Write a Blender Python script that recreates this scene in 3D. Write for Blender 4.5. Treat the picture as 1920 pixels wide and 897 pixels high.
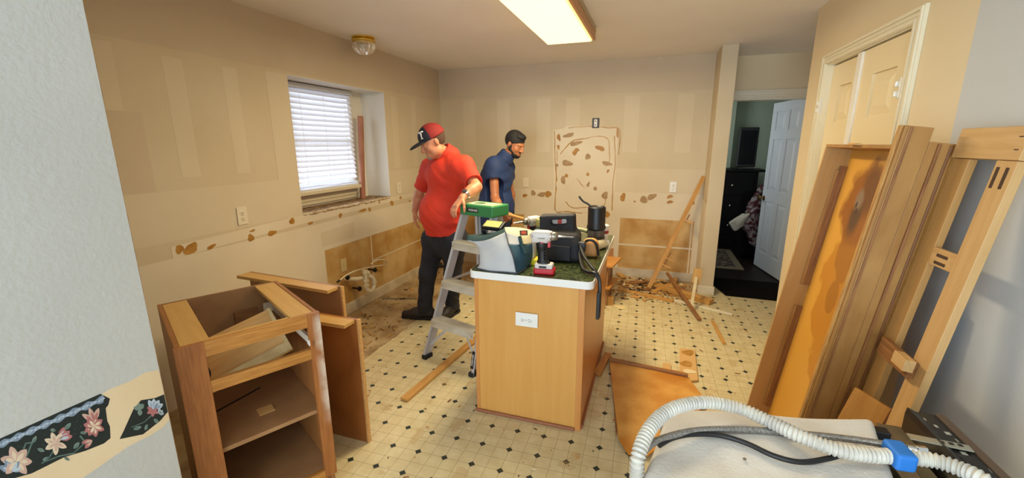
import bpy, bmesh, math, random
import numpy as np
from mathutils import Vector, Matrix, noise
random.seed(7)
for o in list(bpy.data.objects): bpy.data.objects.remove(o)
C = bpy.context.scene.collection
scn = bpy.context.scene
# ------------------------------------------------------------------ camera
EYE = Vector((0, 0, 1.55)); F = 788.84; YAW, PITCH, ROLL = .32113, .22336, -.00258
def cam_axes():
    cy, sy = math.cos(YAW), math.sin(YAW)
    f = Vector((-sy*math.cos(PITCH), cy*math.cos(PITCH), -math.sin(PITCH)))
    r = Vector((cy, sy, 0)); u = r.cross(f)
    return r*math.cos(ROLL)+u*math.sin(ROLL), u*math.cos(ROLL)-r*math.sin(ROLL), f
CR, CU, CF = cam_axes()
cd = bpy.data.cameras.new('camera'); cd.sensor_width = 36; cd.lens = F/1920*36; cd.clip_start = .02
cam = bpy.data.objects.new('camera', cd); C.objects.link(cam); scn.camera = cam
cam.matrix_world = Matrix(((CR.x, CU.x, -CF.x, EYE.x), (CR.y, CU.y, -CF.y, EYE.y), (CR.z, CU.z, -CF.z, EYE.z), (0, 0, 0, 1)))
def at(x, y, axis, v):      # where a sight line meets the real plane axis = v (measuring help)
    d = CF+CR*((x-960)/F)-CU*((y-448.5)/F); return EYE+d*((v-EYE[axis])/d[axis])
X, Y, Z = 0, 1, 2
# ------------------------------------------------------------------ light
scn.view_settings.view_transform = 'Standard'; scn.view_settings.look = 'None'
scn.view_settings.exposure = .12; scn.view_settings.gamma = 1; scn.view_settings.use_curve_mapping = False
w = bpy.data.worlds.new('daylight'); scn.world = w; w.use_nodes = True
w.node_tree.nodes['Background'].inputs[0].default_value = (.80, .88, 1, 1)
w.node_tree.nodes['Background'].inputs[1].default_value = 1.15
def area(name, loc, direction, sx, sy, power, col):
    l = bpy.data.lights.new(name, 'AREA'); l.shape = 'RECTANGLE'; l.size = sx; l.size_y = sy; l.energy = power; l.color = col
    o = bpy.data.objects.new(name, l); C.objects.link(o); o.location = loc
    o.rotation_euler = Vector(direction).to_track_quat('-Z', 'Y').to_euler(); return o
area('dining_window_daylight', (-1.42, -1.5, 1.45), (1, .45, -.05), 1.5, 1.5, 24, (.70, .85, 1))
area('patio_daylight', (-.35, -2.95, 1.2), (0, 1, 1.0), 1.9, 2.1, 145, (.70, .85, 1))
area('tube_light', (-.71, 2.99, 2.325), (0, 0, -1), .3, 1.15, 50, (1, .84, .55))
area('window_daylight', (-2.90, 3.21, 1.56), (1, 0, .15), .75, .85, 7, (.85, .92, 1))
area('far_room_fill', (-.1, 5.95, 1.6), (1, .6, -.05), 1.0, 1.2, 13, (.88, .94, 1))  # added cool fill to brighten the far room; no window is modelled there
area('hall_area_light', (2.25, 4.5, 1.7), (-1, .3, -.1), .6, .8, 1.6, (.72, .84, 1))  # cool area light inside the hall; the wall behind it is closed
# ------------------------------------------------------------------ materials
def lin(c): return tuple(((v/255)/12.92 if v/255 <= .04045 else ((v/255+.055)/1.055)**2.4) for v in c)+(1,)
MC = {}
def mat(name, col, rough=.6, metal=0, col2=None, scale=8, stretch=(1, 1, 1), contrast=(.35, .65), bump=0, bscale=200, emit=0, trans=0, coat=0, alpha=1, detail=4, dist=0, spec=.5):
    if name in MC: return MC[name]
    m = bpy.data.materials.new(name); m.use_nodes = True; n = m.node_tree.nodes; L = m.node_tree.links
    b = n['Principled BSDF']; b.inputs['Roughness'].default_value = rough; b.inputs['Metallic'].default_value = metal
    b.inputs['Base Color'].default_value = lin(col); b.inputs['Coat Weight'].default_value = coat
    b.inputs['Transmission Weight'].default_value = trans; b.inputs['Specular IOR Level'].default_value = spec
    tc = n.new('ShaderNodeTexCoord')
    if col2:
        mp = n.new('ShaderNodeMapping'); mp.inputs['Scale'].default_value = stretch
        ns = n.new('ShaderNodeTexNoise'); ns.inputs['Scale'].default_value = scale; ns.inputs['Detail'].default_value = detail; ns.inputs['Distortion'].default_value = dist
        cr = n.new('ShaderNodeValToRGB'); cr.color_ramp.elements[0].position = contrast[0]; cr.color_ramp.elements[1].position = contrast[1]
        cr.color_ramp.elements[0].color = lin(col); cr.color_ramp.elements[1].color = lin(col2)
        L.new(tc.outputs['Object'], mp.inputs[0]); L.new(mp.outputs[0], ns.inputs['Vector']); L.new(ns.outputs[0], cr.inputs[0]); L.new(cr.outputs[0], b.inputs['Base Color'])
    if bump:
        nb = n.new('ShaderNodeTexNoise'); nb.inputs['Scale'].default_value = bscale; nb.inputs['Detail'].default_value = 3
        bp = n.new('ShaderNodeBump'); bp.inputs['Strength'].default_value = bump; bp.inputs['Distance'].default_value = .003
        L.new(tc.outputs['Object'], nb.inputs['Vector']); L.new(nb.outputs[0], bp.inputs['Height']); L.new(bp.outputs[0], b.inputs['Normal'])
    if emit:
        b.inputs['Emission Color'].default_value = lin(col); b.inputs['Emission Strength'].default_value = emit
    MC[name] = m; return m
def wood(name, a, b, rough=.45, gs=6, st=(1, 14, 14), bump=.15):
    return mat(name, a, rough, col2=b, scale=gs, stretch=st, contrast=(.3, .72), bump=bump, bscale=120, dist=.4, detail=6)
W_MAPLE = wood('maple_veneer', (208, 150, 74), (215, 160, 84), .32, 3, (9, 9, .6), .03)
W_OAK = wood('golden_oak', (156, 98, 38), (190, 132, 62), .4, 9)
W_OAKV = wood('golden_oak_upright', (144, 84, 38), (172, 108, 54), .4, 9)
W_SHELF = wood('pressboard_brown', (146, 104, 64), (166, 122, 80), .5, 4, (2, 2, 2))
W_RAW = wood('raw_pine', (196, 146, 84), (214, 168, 104), .6, 5)
W_PINE = wood('pine_trim', (180, 128, 60), (206, 156, 84), .5, 6)
W_STRETCH = wood('stretcher_wood', (196, 150, 80), (208, 164, 96), .5, 4)
W_DARK = wood('old_brown_wood', (118, 74, 38), (160, 108, 60), .5, 7)
W_CHAN = wood('worn_brown_board', (156, 108, 52), (178, 132, 72), .42, 5, (1, 3, 3))
W_GREYWOOD = wood('dusty_board', (178, 132, 72), (188, 144, 84), .6, 3)
WHITE = mat('white_plastic', (232, 230, 222), .35)
WPAINT = mat('white_trim_paint', (224, 214, 190), .4)
BLACK = mat('black_plastic', (22, 21, 22), .45)
CHROME = mat('chrome', (215, 215, 215), .18, 1)
BRASS = mat('brass', (232, 200, 96), .25, 1)
ALU = mat('aluminium', (206, 208, 212), .38, .35, col2=(188, 190, 194), scale=6, stretch=(1, 1, 8))
# ------------------------------------------------------------------ helpers
def tag(o, label=None, cat=None, group=None, kind=None):
    if label: o['label'] = label
    if cat: o['category'] = cat
    if group: o['group'] = group
    if kind: o['kind'] = kind
    return o
def empty(name, loc, label, cat, group=None, rz=0):
    o = bpy.data.objects.new(name, None); C.objects.link(o); o.empty_display_size = .1
    o.matrix_basis = Matrix.Translation(Vector(loc)) @ Matrix.Rotation(rz, 4, 'Z'); return tag(o, label, cat, group)
def wmat(o):
    return (wmat(o.parent) @ o.matrix_basis) if o.parent else o.matrix_basis.copy()
def obj(name, bm, m, parent=None, M=None, smooth=False, kind=None, label=None):
    me = bpy.data.meshes.new(name)
    if isinstance(bm, tuple): me.from_pydata([tuple(v) for v in bm[0]], [], [tuple(f) for f in bm[1]])
    else:
        bmesh.ops.recalc_face_normals(bm, faces=bm.faces[:]); bm.to_mesh(me); bm.free()
    for k in (m if isinstance(m, list) else [m]): me.materials.append(k)
    if smooth:
        for p in me.polygons: p.use_smooth = True
        if smooth != 'all':
            try: me.set_sharp_from_angle(angle=math.radians(40))
            except Exception: pass
    o = bpy.data.objects.new(name, me); C.objects.link(o)
    M = M or Matrix()
    if parent is not None:
        o.parent = parent; o.matrix_basis = wmat(parent).inverted() @ M
    else: o.matrix_basis = M
    if kind: o['kind'] = kind
    if label: o['label'] = label
    return o
def add_box(bm, lo, hi, bev=0, mi=0, M=None):
    r = bmesh.ops.create_cube(bm, size=1); vs = r['verts']
    for v in vs:
        v.co = Vector([(lo[i]+hi[i])/2+v.co[i]*(hi[i]-lo[i]) for i in range(3)])
    fs = set(f for v in vs for f in v.link_faces)
    for f in fs: f.material_index = mi
    if bev:
        es = list(set(e for v in vs for e in v.link_edges))
        rr = bmesh.ops.bevel(bm, geom=es, offset=bev, segments=2, affect='EDGES', profile=.5)
        vs = list(set(v for f in rr['faces'] for v in f.verts) | set(v for v in vs if v.is_valid))
        for f in rr['faces']: f.material_index = mi
    if M:
        for v in vs: v.co = M @ v.co
    return vs
def box(lo, hi, bev=0, mi=0):
    bm = bmesh.new(); add_box(bm, lo, hi, bev, mi); return bm
def add_prism(bm, pts, ax, a, b, mi=0):   # polygon in the two other axes, extruded on axis ax from a to b
    o = [i for i in range(3) if i != ax]
    def mk(p, v):
        c = [0, 0, 0]; c[o[0]], c[o[1]] = p[0], p[1]; c[ax] = v; return c
    A = [bm.verts.new(mk(p, a)) for p in pts]; B = [bm.verts.new(mk(p, b)) for p in pts]
    fs = [bm.faces.new(A), bm.faces.new(B[::-1])]
    n = len(pts)
    for i in range(n): fs.append(bm.faces.new((A[i], B[i], B[(i+1) % n], A[(i+1) % n])))
    for f in fs: f.material_index = mi
    return fs
def frame_m(p, x, up):
    x = Vector(x).normalized(); up = Vector(up); y = up.cross(x).normalized(); z = x.cross(y)
    return Matrix(((x.x, y.x, z.x, p[0]), (x.y, y.y, z.y, p[1]), (x.z, y.z, z.z, p[2]), (0, 0, 0, 1)))
def board(name, a, b, wd, th, m, parent=None, up=(0, 0, 1), bev=.0015, rag=0, **k):  # plank from a to b, width wd sideways, thickness th centred
    a = Vector(a); b = Vector(b); L = (b-a).length
    bm = box((0, -wd/2, -th/2), (L, wd/2, th/2), min(bev, th*.2))
    if rag:
        for v in bm.verts:
            v.co.x += random.uniform(-rag, rag)
    return obj(name, bm, m, parent, frame_m(a, b-a, up), **k)
def tube_mesh(pts, rad, seg=12, caps=True, sub=6, closed=False):
    P = [Vector(p) for p in pts]
    if sub > 1 and len(P) > 2:
        Q = []
        for i in range(len(P)-1):
            p0 = P[max(i-1, 0)]; p1 = P[i]; p2 = P[i+1]; p3 = P[min(i+2, len(P)-1)]
            for j in range(sub):
                t = j/sub
                Q.append(.5*((2*p1)+(p2-p0)*t+(2*p0-5*p1+4*p2-p3)*t*t+(3*p1-p0-3*p2+p3)*t**3))
        Q.append(P[-1]); P = Q
    n = len(P); V = []; Fc = []; nrm = None; s = 0
    tot = sum((P[i+1]-P[i]).length for i in range(n-1)) or 1
    for i in range(n):
        t = (P[min(i+1, n-1)]-P[max(i-1, 0)]).normalized()
        if nrm is None: nrm = t.orthogonal().normalized()
        nrm = (nrm-t*nrm.dot(t)).normalized(); bn = t.cross(nrm)
        if i: s += (P[i]-P[i-1]).length
        r = rad(s, s/tot) if callable(rad) else rad
        for k in range(seg):
            a = 2*math.pi*k/seg; V.append(P[i]+nrm*math.cos(a)*r+bn*math.sin(a)*r)
    for i in range(n-1):
        for k in range(seg):
            Fc.append((i*seg+k, i*seg+(k+1) % seg, (i+1)*seg+(k+1) % seg, (i+1)*seg+k))
    if caps: Fc.append(tuple(range(seg))[::-1]); Fc.append(tuple((n-1)*seg+k for k in range(seg)))
    return V, Fc
def tube(name, pts, rad, m, parent=None, seg=12, sub=6, **k):
    return obj(name, tube_mesh(pts, rad, seg, True, sub), m, parent, smooth=True, **k)
def lathe_mesh(prof, seg=28):     # prof: (r, z)
    V = []; Fc = []
    for r, z in prof:
        for k in range(seg):
            a = 2*math.pi*k/seg; V.append(Vector((r*math.cos(a), r*math.sin(a), z)))
    n = len(prof)
    for i in range(n-1):
        for k in range(seg): Fc.append((i*seg+k, i*seg+(k+1) % seg, (i+1)*seg+(k+1) % seg, (i+1)*seg+k))
    Fc.append(tuple(range(seg))[::-1]); Fc.append(tuple((n-1)*seg+k for k in range(seg)))
    return V, Fc
def lathe(name, prof, m, parent=None, M=None, seg=28, **k): return obj(name, lathe_mesh(prof, seg), m, parent, M, smooth=True, **k)
def T(*p): return Matrix.Translation(Vector(p))
def RX(a): return Matrix.Rotation(a, 4, 'X')
def RY(a): return Matrix.Rotation(a, 4, 'Y')
def RZ(a): return Matrix.Rotation(a, 4, 'Z')
# ---- distance-field modelling for soft shapes
class Field:
    def __init__(s, lo, hi, h):
        s.lo = np.array(lo, np.float32); s.h = h
        s.n = np.ceil((np.array(hi)-np.array(lo))/h).astype(int)+1
        s.f = np.full(tuple(s.n), 1.0, np.float32)
    def _sl(s, lo, hi):
        a = np.clip(np.floor((np.array(lo)-s.lo)/s.h).astype(int), 0, s.n-1); b = np.clip(np.ceil((np.array(hi)-s.lo)/s.h).astype(int)+1, 1, s.n)
        g = [(s.lo[i]+s.h*np.arange(a[i], b[i])).astype(np.float32) for i in range(3)]
        return tuple(slice(a[i], b[i]) for i in range(3)), np.meshgrid(*g, indexing='ij', sparse=True)
    def put(s, fn, lo, hi, k=.02, sub=False):
        pad = k+3*s.h
        sl, (x, y, z) = s._sl(np.array(lo)-pad, np.array(hi)+pad)
        d = fn(x, y, z).astype(np.float32); f = s.f[sl]
        if sub:
            d = -d; hh = np.maximum(k-np.abs(f-d), 0)/k; s.f[sl] = np.maximum(f, d)+hh*hh*k*.25
        else:
            hh = np.maximum(k-np.abs(f-d), 0)/k; s.f[sl] = np.minimum(f, d)-hh*hh*k*.25
    def cap(s, a, b, r1, r2=None, k=.02, sub=False, flat=None):
        a = np.array(a, float); b = np.array(b, float); r2 = r1 if r2 is None else r2; ab = b-a; q = float(ab@ab)+1e-9
        R = max(r1, r2)
        def fn(x, y, z):
            px, py, pz = x-a[0], y-a[1], z-a[2]
            t = np.clip((px*ab[0]+py*ab[1]+pz*ab[2])/q, 0, 1)
            dx, dy, dz = px-t*ab[0], py-t*ab[1], pz-t*ab[2]
            sc = 1
            if flat:
                D, f = flat; D = np.array(D, float); D /= np.linalg.norm(D)
                w_ = (dx*D[0]+dy*D[1]+dz*D[2])*(1/f-1); dx, dy, dz = dx+w_*D[0], dy+w_*D[1], dz+w_*D[2]; sc = min(f, 1)
            return (np.sqrt(dx*dx+dy*dy+dz*dz)-(r1+(r2-r1)*t))*sc
        s.put(fn, np.minimum(a, b)-R*1.3, np.maximum(a, b)+R*1.3, k, sub)
    def ell(s, c, rad, M=None, k=.02, sub=False):
        c = np.array(c, float); rad = np.array(rad, float); M = np.eye(3) if M is None else np.array([list(r[:3]) for r in M][:3])
        def fn(x, y, z):
            p = [x-c[0], y-c[1], z-c[2]]
            q = [(p[0]*M[0][i]+p[1]*M[1][i]+p[2]*M[2][i])/rad[i] for i in range(3)]
            l = np.sqrt(q[0]**2+q[1]**2+q[2]**2); return (l-1)*rad.min()
        R = rad.max(); s.put(fn, c-R, c+R, k, sub)
    def rbox(s, c, half, M=None, r=.01, k=.02, sub=False, taper=None):
        c = np.array(c, float); half = np.array(half, float); M = np.eye(3) if M is None else np.array([list(q[:3]) for q in M][:3])
        def fn(x, y, z):
            p = [x-c[0], y-c[1], z-c[2]]
            l = [p[0]*M[0][i]+p[1]*M[1][i]+p[2]*M[2][i] for i in range(3)]
            hx, hy = half[0], half[1]
            if taper:
                t = np.clip((l[2]+half[2])/(2*half[2]), 0, 1); hx = hx*(1+(taper[0]-1)*t); hy = hy*(1+(taper[1]-1)*t)
            q = [np.abs(l[0])-hx+r, np.abs(l[1])-hy+r, np.abs(l[2])-half[2]+r]
            o = np.sqrt(np.maximum(q[0], 0)**2+np.maximum(q[1], 0)**2+np.maximum(q[2], 0)**2)
            return o+np.minimum(np.maximum(np.maximum(q[0], q[1]), q[2]), 0)-r
        R = float(np.linalg.norm(half)); s.put(fn, c-R, c+R, k, sub)
    def cut(s, p, n):   # keep the side n points away from
        sl, (x, y, z) = s._sl(s.lo, s.lo+s.n*s.h); n = np.array(n, float)/np.linalg.norm(n)
        s.f[sl] = np.maximum(s.f[sl], ((x-p[0])*n[0]+(y-p[1])*n[1]+(z-p[2])*n[2]).astype(np.float32))
    def wrinkle(s, fn, amp):
        sl, (x, y, z) = s._sl(s.lo, s.lo+s.n*s.h); s.f[sl] += (amp*fn(x, y, z)).astype(np.float32)
    def mesh(s):
        f = s.f.copy(); f[0] = f[-1] = 1; f[:, 0] = f[:, -1] = 1; f[:, :, 0] = f[:, :, -1] = 1
        ins = f < 0; nx, ny, nz = f.shape
        c = np.zeros((nx-1, ny-1, nz-1), np.int8)
        for i in (0, 1):
            for j in (0, 1):
                for k in (0, 1): c += ins[i:nx-1+i, j:ny-1+j, k:nz-1+k]
        act = (c > 0) & (c < 8); idx = np.argwhere(act); I = np.full(act.shape, -1, np.int64); I[act] = np.arange(len(idx))
        acc = np.zeros((len(idx), 3)); cnt = np.zeros(len(idx))
        cor = [(i, j, k) for i in (0, 1) for j in (0, 1) for k in (0, 1)]
        for a in cor:
            for ax in range(3):
                if a[ax]: continue
                b = list(a); b[ax] = 1
                fa = f[idx[:, 0]+a[0], idx[:, 1]+a[1], idx[:, 2]+a[2]]; fb = f[idx[:, 0]+b[0], idx[:, 1]+b[1], idx[:, 2]+b[2]]
                mk = (fa < 0) != (fb < 0); t = np.where(mk, fa/np.where(mk, fa-fb, 1), 0)
                p = np.tile(np.array(a, float), (len(idx), 1)); p[:, ax] += t
                acc += p*mk[:, None]; cnt += mk
        V = s.lo+s.h*(idx+acc/cnt[:, None]); Q = []
        for ax in range(3):
            o1, o2 = [i for i in range(3) if i != ax]
            A = np.take(ins, range(f.shape[ax]-1), ax); B = np.take(ins, range(1, f.shape[ax]), ax)
            e = np.argwhere(A != B); e = e[(e[:, o1] > 0) & (e[:, o2] > 0)]
            flip = A[e[:, 0], e[:, 1], e[:, 2]]
            q = []
            for d1, d2 in ((0, 0), (1, 0), (1, 1), (0, 1)):
                g = e.copy(); g[:, o1] -= d1; g[:, o2] -= d2; q.append(I[g[:, 0], g[:, 1], g[:, 2]])
            q = np.stack(q, 1)
            if ax == 1: flip = ~flip
            q[~flip] = q[~flip][:, ::-1]; Q.append(q)
        Q = np.concatenate(Q); Q = Q[(Q >= 0).all(1)]
        return V, Q
def sdf_obj(name, fld, m, parent, pick=None, invert=False):
    V, Q = fld.mesh() if isinstance(fld, Field) else fld
    if pick is not None:
        cen = V[Q].mean(1); mk = pick(cen)
        if invert: mk = ~mk
        Q = Q[mk]; u, inv = np.unique(Q, return_inverse=True); V = V[u]; Q = inv.reshape(-1, 4)
    return obj(name, (V.tolist(), Q.tolist()), m, parent, smooth='all')
# ------------------------------------------------------------------ the room
XL, YB, XR, YN, CH, XN = -2.62, 5.0, 1.0, .77, 2.44, -1.4
def wallmat(name, a, b, bump=.5, bscale=90): return mat(name, a, .75, col2=b, scale=2.2, contrast=(.3, .7), bump=bump, bscale=bscale, detail=8)
M_KIT = wallmat('kitchen_wall_paint', (210, 194, 164), (201, 184, 151), .5)
M_SMOOTH = wallmat('joint_compound', (215, 200, 171), (208, 192, 161), .05)
M_TOP = wallmat('upper_wall_paint', (204, 186, 158), (197, 179, 150), .1)
M_LOW = wallmat('bare_drywall', (224, 211, 186), (214, 199, 170), .1)
M_GOLD = mat('varnish_stained_drywall', (178, 132, 64), .55, col2=(208, 174, 116), scale=4, contrast=(.36, .64), bump=.1, detail=8)
M_BLOB = mat('old_glue_brown', (158, 108, 36), .5, col2=(184, 136, 60), scale=18, bump=.3, bscale=60)
M_BLOB2 = mat('old_glue_grey_brown', (156, 124, 84), .6, col2=(176, 144, 100), scale=18, bump=.3, bscale=60)
M_WHITE = wallmat('white_wall_paint', (190, 191, 188), (183, 184, 181), .5, 70)
M_WHITE_R = wallmat('white_wall_paint_smooth', (199, 201, 200), (194, 196, 195), .12, 70)
M_TORN = wallmat('torn_paper_cream', (214, 190, 152), (224, 204, 170), .15)
M_BEIGE = wallmat('beige_wall_paint', (224, 206, 170), (219, 200, 162), .1)
M_CEIL = wallmat('ceiling_paint', (242, 237, 230), (237, 232, 224), .2)
M_GREEN = wallmat('green_wall_paint', (186, 198, 172), (180, 192, 166), .05)
def struct(name, bm, m, **k): return obj(name, bm, m, kind='structure', **k)
# floor, with vinyl pattern and stripped strips along the cabinets' old footprint
def floor_material():
    m = bpy.data.materials.new('vinyl_floor'); m.use_nodes = True; N = m.node_tree.nodes; L = m.node_tree.links; b = N['Principled BSDF']
    tc = N.new('ShaderNodeTexCoord'); sp = N.new('ShaderNodeSeparateXYZ'); L.new(tc.outputs['Object'], sp.inputs[0])
    def mt(op, *a):
        n = N.new('ShaderNodeMath'); n.operation = op
        for i, v in enumerate(a):
            if isinstance(v, (int, float)): n.inputs[i].default_value = v
            else: L.new(v, n.inputs[i])
        return n.outputs[0]
    def mix(f, a, c):
        n = N.new('ShaderNodeMix'); n.data_type = 'RGBA'; L.new(f, n.inputs[0])
        for i, v in ((6, a), (7, c)):
            if isinstance(v, tuple): n.inputs[i].default_value = v
            else: L.new(v, n.inputs[i])
        return n.outputs[2]
    def nz(sc, det=4):
        n = N.new('ShaderNodeTexNoise'); n.inputs['Scale'].default_value = sc; n.inputs['Detail'].default_value = det; L.new(tc.outputs['Object'], n.inputs['Vector']); return n.outputs[0]
    rot = N.new('ShaderNodeVectorRotate'); rot.rotation_type = 'Z_AXIS'; rot.inputs['Angle'].default_value = -.02; rot.inputs['Center'].default_value = (-.190, 3.0, 0)
    L.new(tc.outputs['Object'], rot.inputs['Vector']); s2 = N.new('ShaderNodeSeparateXYZ'); L.new(rot.outputs[0], s2.inputs[0])
    S = .1485
    u = mt('DIVIDE', mt('SUBTRACT', s2.outputs[0], -.190), S); v = mt('DIVIDE', mt('SUBTRACT', s2.outputs[1], 3.0), .1508)
    du = mt('ABSOLUTE', mt('SUBTRACT', u, mt('ROUND', u))); dv = mt('ABSOLUTE', mt('SUBTRACT', v, mt('ROUND', v)))
    dia = mt('LESS_THAN', mt('ADD', du, dv), .125)
    u2 = mt('MULTIPLY', u, 2); v2 = mt('MULTIPLY', v, 2)
    lu = mt('LESS_THAN', mt('ABSOLUTE', mt('SUBTRACT', u2, mt('ROUND', u2))), .02); lv = mt('LESS_THAN', mt('ABSOLUTE', mt('SUBTRACT', v2, mt('ROUND', v2))), .02)
    line = mt('MAXIMUM', lu, lv)
    cr = N.new('ShaderNodeValToRGB'); cr.color_ramp.elements[0].position = .35; cr.color_ramp.elements[1].position = .7
    cr.color_ramp.elements[0].color = lin((200, 183, 138)); cr.color_ramp.elements[1].color = lin((214, 200, 158)); L.new(nz(14, 8), cr.inputs[0])
    c = mix(line, cr.outputs[0], lin((170, 152, 112))); c = mix(dia, c, lin((34, 44, 36)))
    sm = mt('MULTIPLY', mt('GREATER_THAN', nz(5.5, 10), .62), .35); c = mix(sm, c, lin((176, 140, 86)))
    dirt = mt('GREATER_THAN', nz(38, 3), .735); c = mix(dirt, c, lin((120, 86, 50)))
    # stripped area
    n1 = mt('MULTIPLY', mt('SUBTRACT', nz(3.5, 7), .5), .16)
    ml = mt('MULTIPLY', mt('LESS_THAN', mt('ADD', sp.outputs[0], n1), -1.93), mt('GREATER_THAN', sp.outputs[1], .9))
    mb = mt('MULTIPLY', mt('GREATER_THAN', mt('ADD', sp.outputs[1], n1), 4.45), mt('LESS_THAN', sp.outputs[0], .54))
    bare = mt('MAXIMUM', ml, mb)
    g = N.new('ShaderNodeValToRGB'); g.color_ramp.elements[0].position = .32; g.color_ramp.elements[1].position = .66
    g.color_ramp.elements[0].color = lin((134, 104, 66)); g.color_ramp.elements[1].color = lin((200, 176, 134)); L.new(nz(4.5, 12), g.inputs[0])
    chips = mt('GREATER_THAN', nz(42, 5), .69); gb = mix(chips, g.outputs[0], lin((66, 44, 26)))
    c = mix(bare, c, gb); L.new(c, b.inputs['Base Color'])
    b.inputs['Roughness'].default_value = .42
    bp = N.new('ShaderNodeBump'); bp.inputs['Strength'].default_value = .25; bp.inputs['Distance'].default_value = .004; L.new(nz(30, 5), bp.inputs['Height']); L.new(bp.outputs[0], b.inputs['Normal'])
    return m
struct('floor', box((-2.95, -3.2, -.1), (2.4, 5.25, 0)), floor_material())
struct('floor_far_room', box((-.2, 5.25, -.1), (4.2, 8.6, -.002)), mat('dark_wood_floor', (24, 18, 16), .5, spec=.2, col2=(34, 26, 22), scale=6, stretch=(8, 1, 1)))
struct('ceiling', box((-2.95, -3.2, CH), (2.4, 5.4, CH+.1)), M_CEIL)
struct('ceiling_far_room', box((-.2, 5.4, CH), (4.2, 8.6, CH+.1)), M_CEIL)
# flat marks that belong to a wall: thin raised polygons in the wall's own mesh
def blob_poly(cx, cy, rx, ry, ang=0, n=14, irr=.28):
    ph = random.uniform(0, 6); pts = []
    for i in range(n):
        a = 2*math.pi*i/n; r = 1+irr*(math.sin(2*a+ph)*.5+math.sin(3*a+ph*2)*.4+random.uniform(-.3, .3))
        x, y = rx*r*math.cos(a), ry*r*math.sin(a)
        pts.append((cx+x*math.cos(ang)-y*math.sin(ang), cy+x*math.sin(ang)+y*math.cos(ang)))
    return pts
def rect(a0, b0, a1, b1): return [(a0, b0), (a1, b0), (a1, b1), (a0, b1)]
def smooth2(pts):
    P = [Vector(p) for p in pts]; Q = []
    for i in range(len(P)-1):
        p0 = P[max(i-1, 0)]; p1 = P[i]; p2 = P[i+1]; p3 = P[min(i+2, len(P)-1)]
        for j in range(5):
            t = j/5; Q.append(.5*((2*p1)+(p2-p0)*t+(2*p0-5*p1+4*p2-p3)*t*t+(3*p1-p0-3*p2+p3)*t**3)+Vector((random.uniform(-.003, .003), random.uniform(-.003, .003))))
    Q.append(P[-1]); return [tuple(q) for q in Q]
def ribbon(pts, wd):
    P = [Vector(p) for p in pts]; L_, R_ = [], []
    for i, p in enumerate(P):
        t = (P[min(i+1, len(P)-1)]-P[max(i-1, 0)]).normalized(); n = Vector((-t.y, t.x)); ww = wd*random.uniform(.6, 1.3)/2
        L_.append(tuple(p+n*ww)); R_.append(tuple(p-n*ww))
    return L_+R_[::-1]
# ---- left kitchen wall with the window recess
bm = bmesh.new()
wy0, wy1, wz0, wz1 = 2.61, 3.81, 1.0, 2.055; XO = -2.93
for lo, hi in (((XO, .65, 0), (XL, wy0, CH)), ((XO, wy1, 0), (XL, YB+.15, CH)), ((XO, wy0, 0), (XL, wy1, wz0)), ((XO, wy0, wz1), (XL, wy1, CH))):
    add_box(bm, lo, hi)
LV = [0]
def lvl(k):
    LV[0] += 1; return .0006*k+.00004*(LV[0] % 12)
def dl(poly, mi, lv): add_prism(bm, poly, X, XL-.001, XL+lvl(lv), mi)   # (y, z)
dl(rect(.8, 2.075, 4.99, CH-.001), 1, 1)
dl(rect(.8, 1.0, 2.6, 1.29), 2, 1); dl(rect(3.82, 1.0, 4.99, 1.27), 2, 1)
for a, b_ in ((1.75, 1.86), (2.10, 2.20), (3.92, 4.03), (4.3, 4.4)): dl(rect(a, 1.36 if a < 3 else 1.3, b_, 2.03), 2, 1)
dl(rect(.8, 1.29, 1.6, 1.72), 1, 1); dl(rect(.8, 1.72, 1.52, 2.05), 2, 1); dl(rect(2.42, 1.29, 2.6, 2.05), 2, 2)
dl([(1.62, .90), (2.6, .93), (3.81, .95), (4.99, .97), (4.99, .99), (3.82, 1.0), (2.6, 1.0), (1.62, .97)], 3, 2)
dl(rect(.8, 0, 4.99, .90), 3, 1)
dl(rect(2.80, .10, 4.98, .66), 4, 2)
dl(rect(3.42, .12, 3.435, .70), 3, 3); dl([(3.42, .40), (4.98, .42), (4.98, .43), (3.42, .412)], 3, 3)
dl([(2.78, .7), (3.2, .7), (3.2, .84), (2.78, .82)], 2, 3)
for px_, py_, rx, rz in ((336, 468, .022, .03), (357, 467, .05, .028), (396, 463, .03, .013), (470, 446, .02, .03), (473, 433, .02, .008), (510, 437, .036, .02), (547, 415, .03, .022), (582, 419, .03, .01), (638, 404, .02, .022), (680, 395, .055, .014), (693, 393, .02, .02), (735, 381, .03, .026), (768, 377, .015, .014), (776, 366, .014, .02), (711, 380, .012, .012), (751, 371, .018, .018)):
    p = at(px_, py_, X, XL); dl(blob_poly(p.y, p.z, rx, rz, random.uniform(-.2, .5)), 5, 4)
struct('wall_left', bm, [M_KIT, M_TOP, M_SMOOTH, M_LOW, M_GOLD, M_BLOB])
# ---- back wall
bm = bmesh.new(); add_box(bm, (XO, YB, 0), (.54, YB+.15, CH))
def db(poly, mi, lv): add_prism(bm, poly, Y, YB+.001, YB-lvl(lv), mi)   # (x, z)
db(rect(-2.6, 2.09, .53, CH-.001), 1, 1)
for a in (-2.3, -1.85, -1.35, -1.0, -.35, .2): db(rect(a, 1.45, a+.16, 2.06), 2, 1)
db(rect(-2.6, 1.0, .53, 1.27), 2, 1)
db(rect(-2.6, .1, .53, 1.0), 3, 1)
db(rect(-.33, .10, .47, .70), 4, 2); db(rect(-.33, .375, .47, .395), 3, 3); db(rect(.44, .1, .455, .70), 3, 3); db(rect(-2.5, .12, -1.5, .68), 4, 2)
db([(-1.125, .74), (-1.15, 1.70), (-1.02, 1.72), (-1.0, 1.745), (-.58, 1.745), (-.56, 1.72), (-.40, 1.715), (-.415, .75)], 3, 3)
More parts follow.
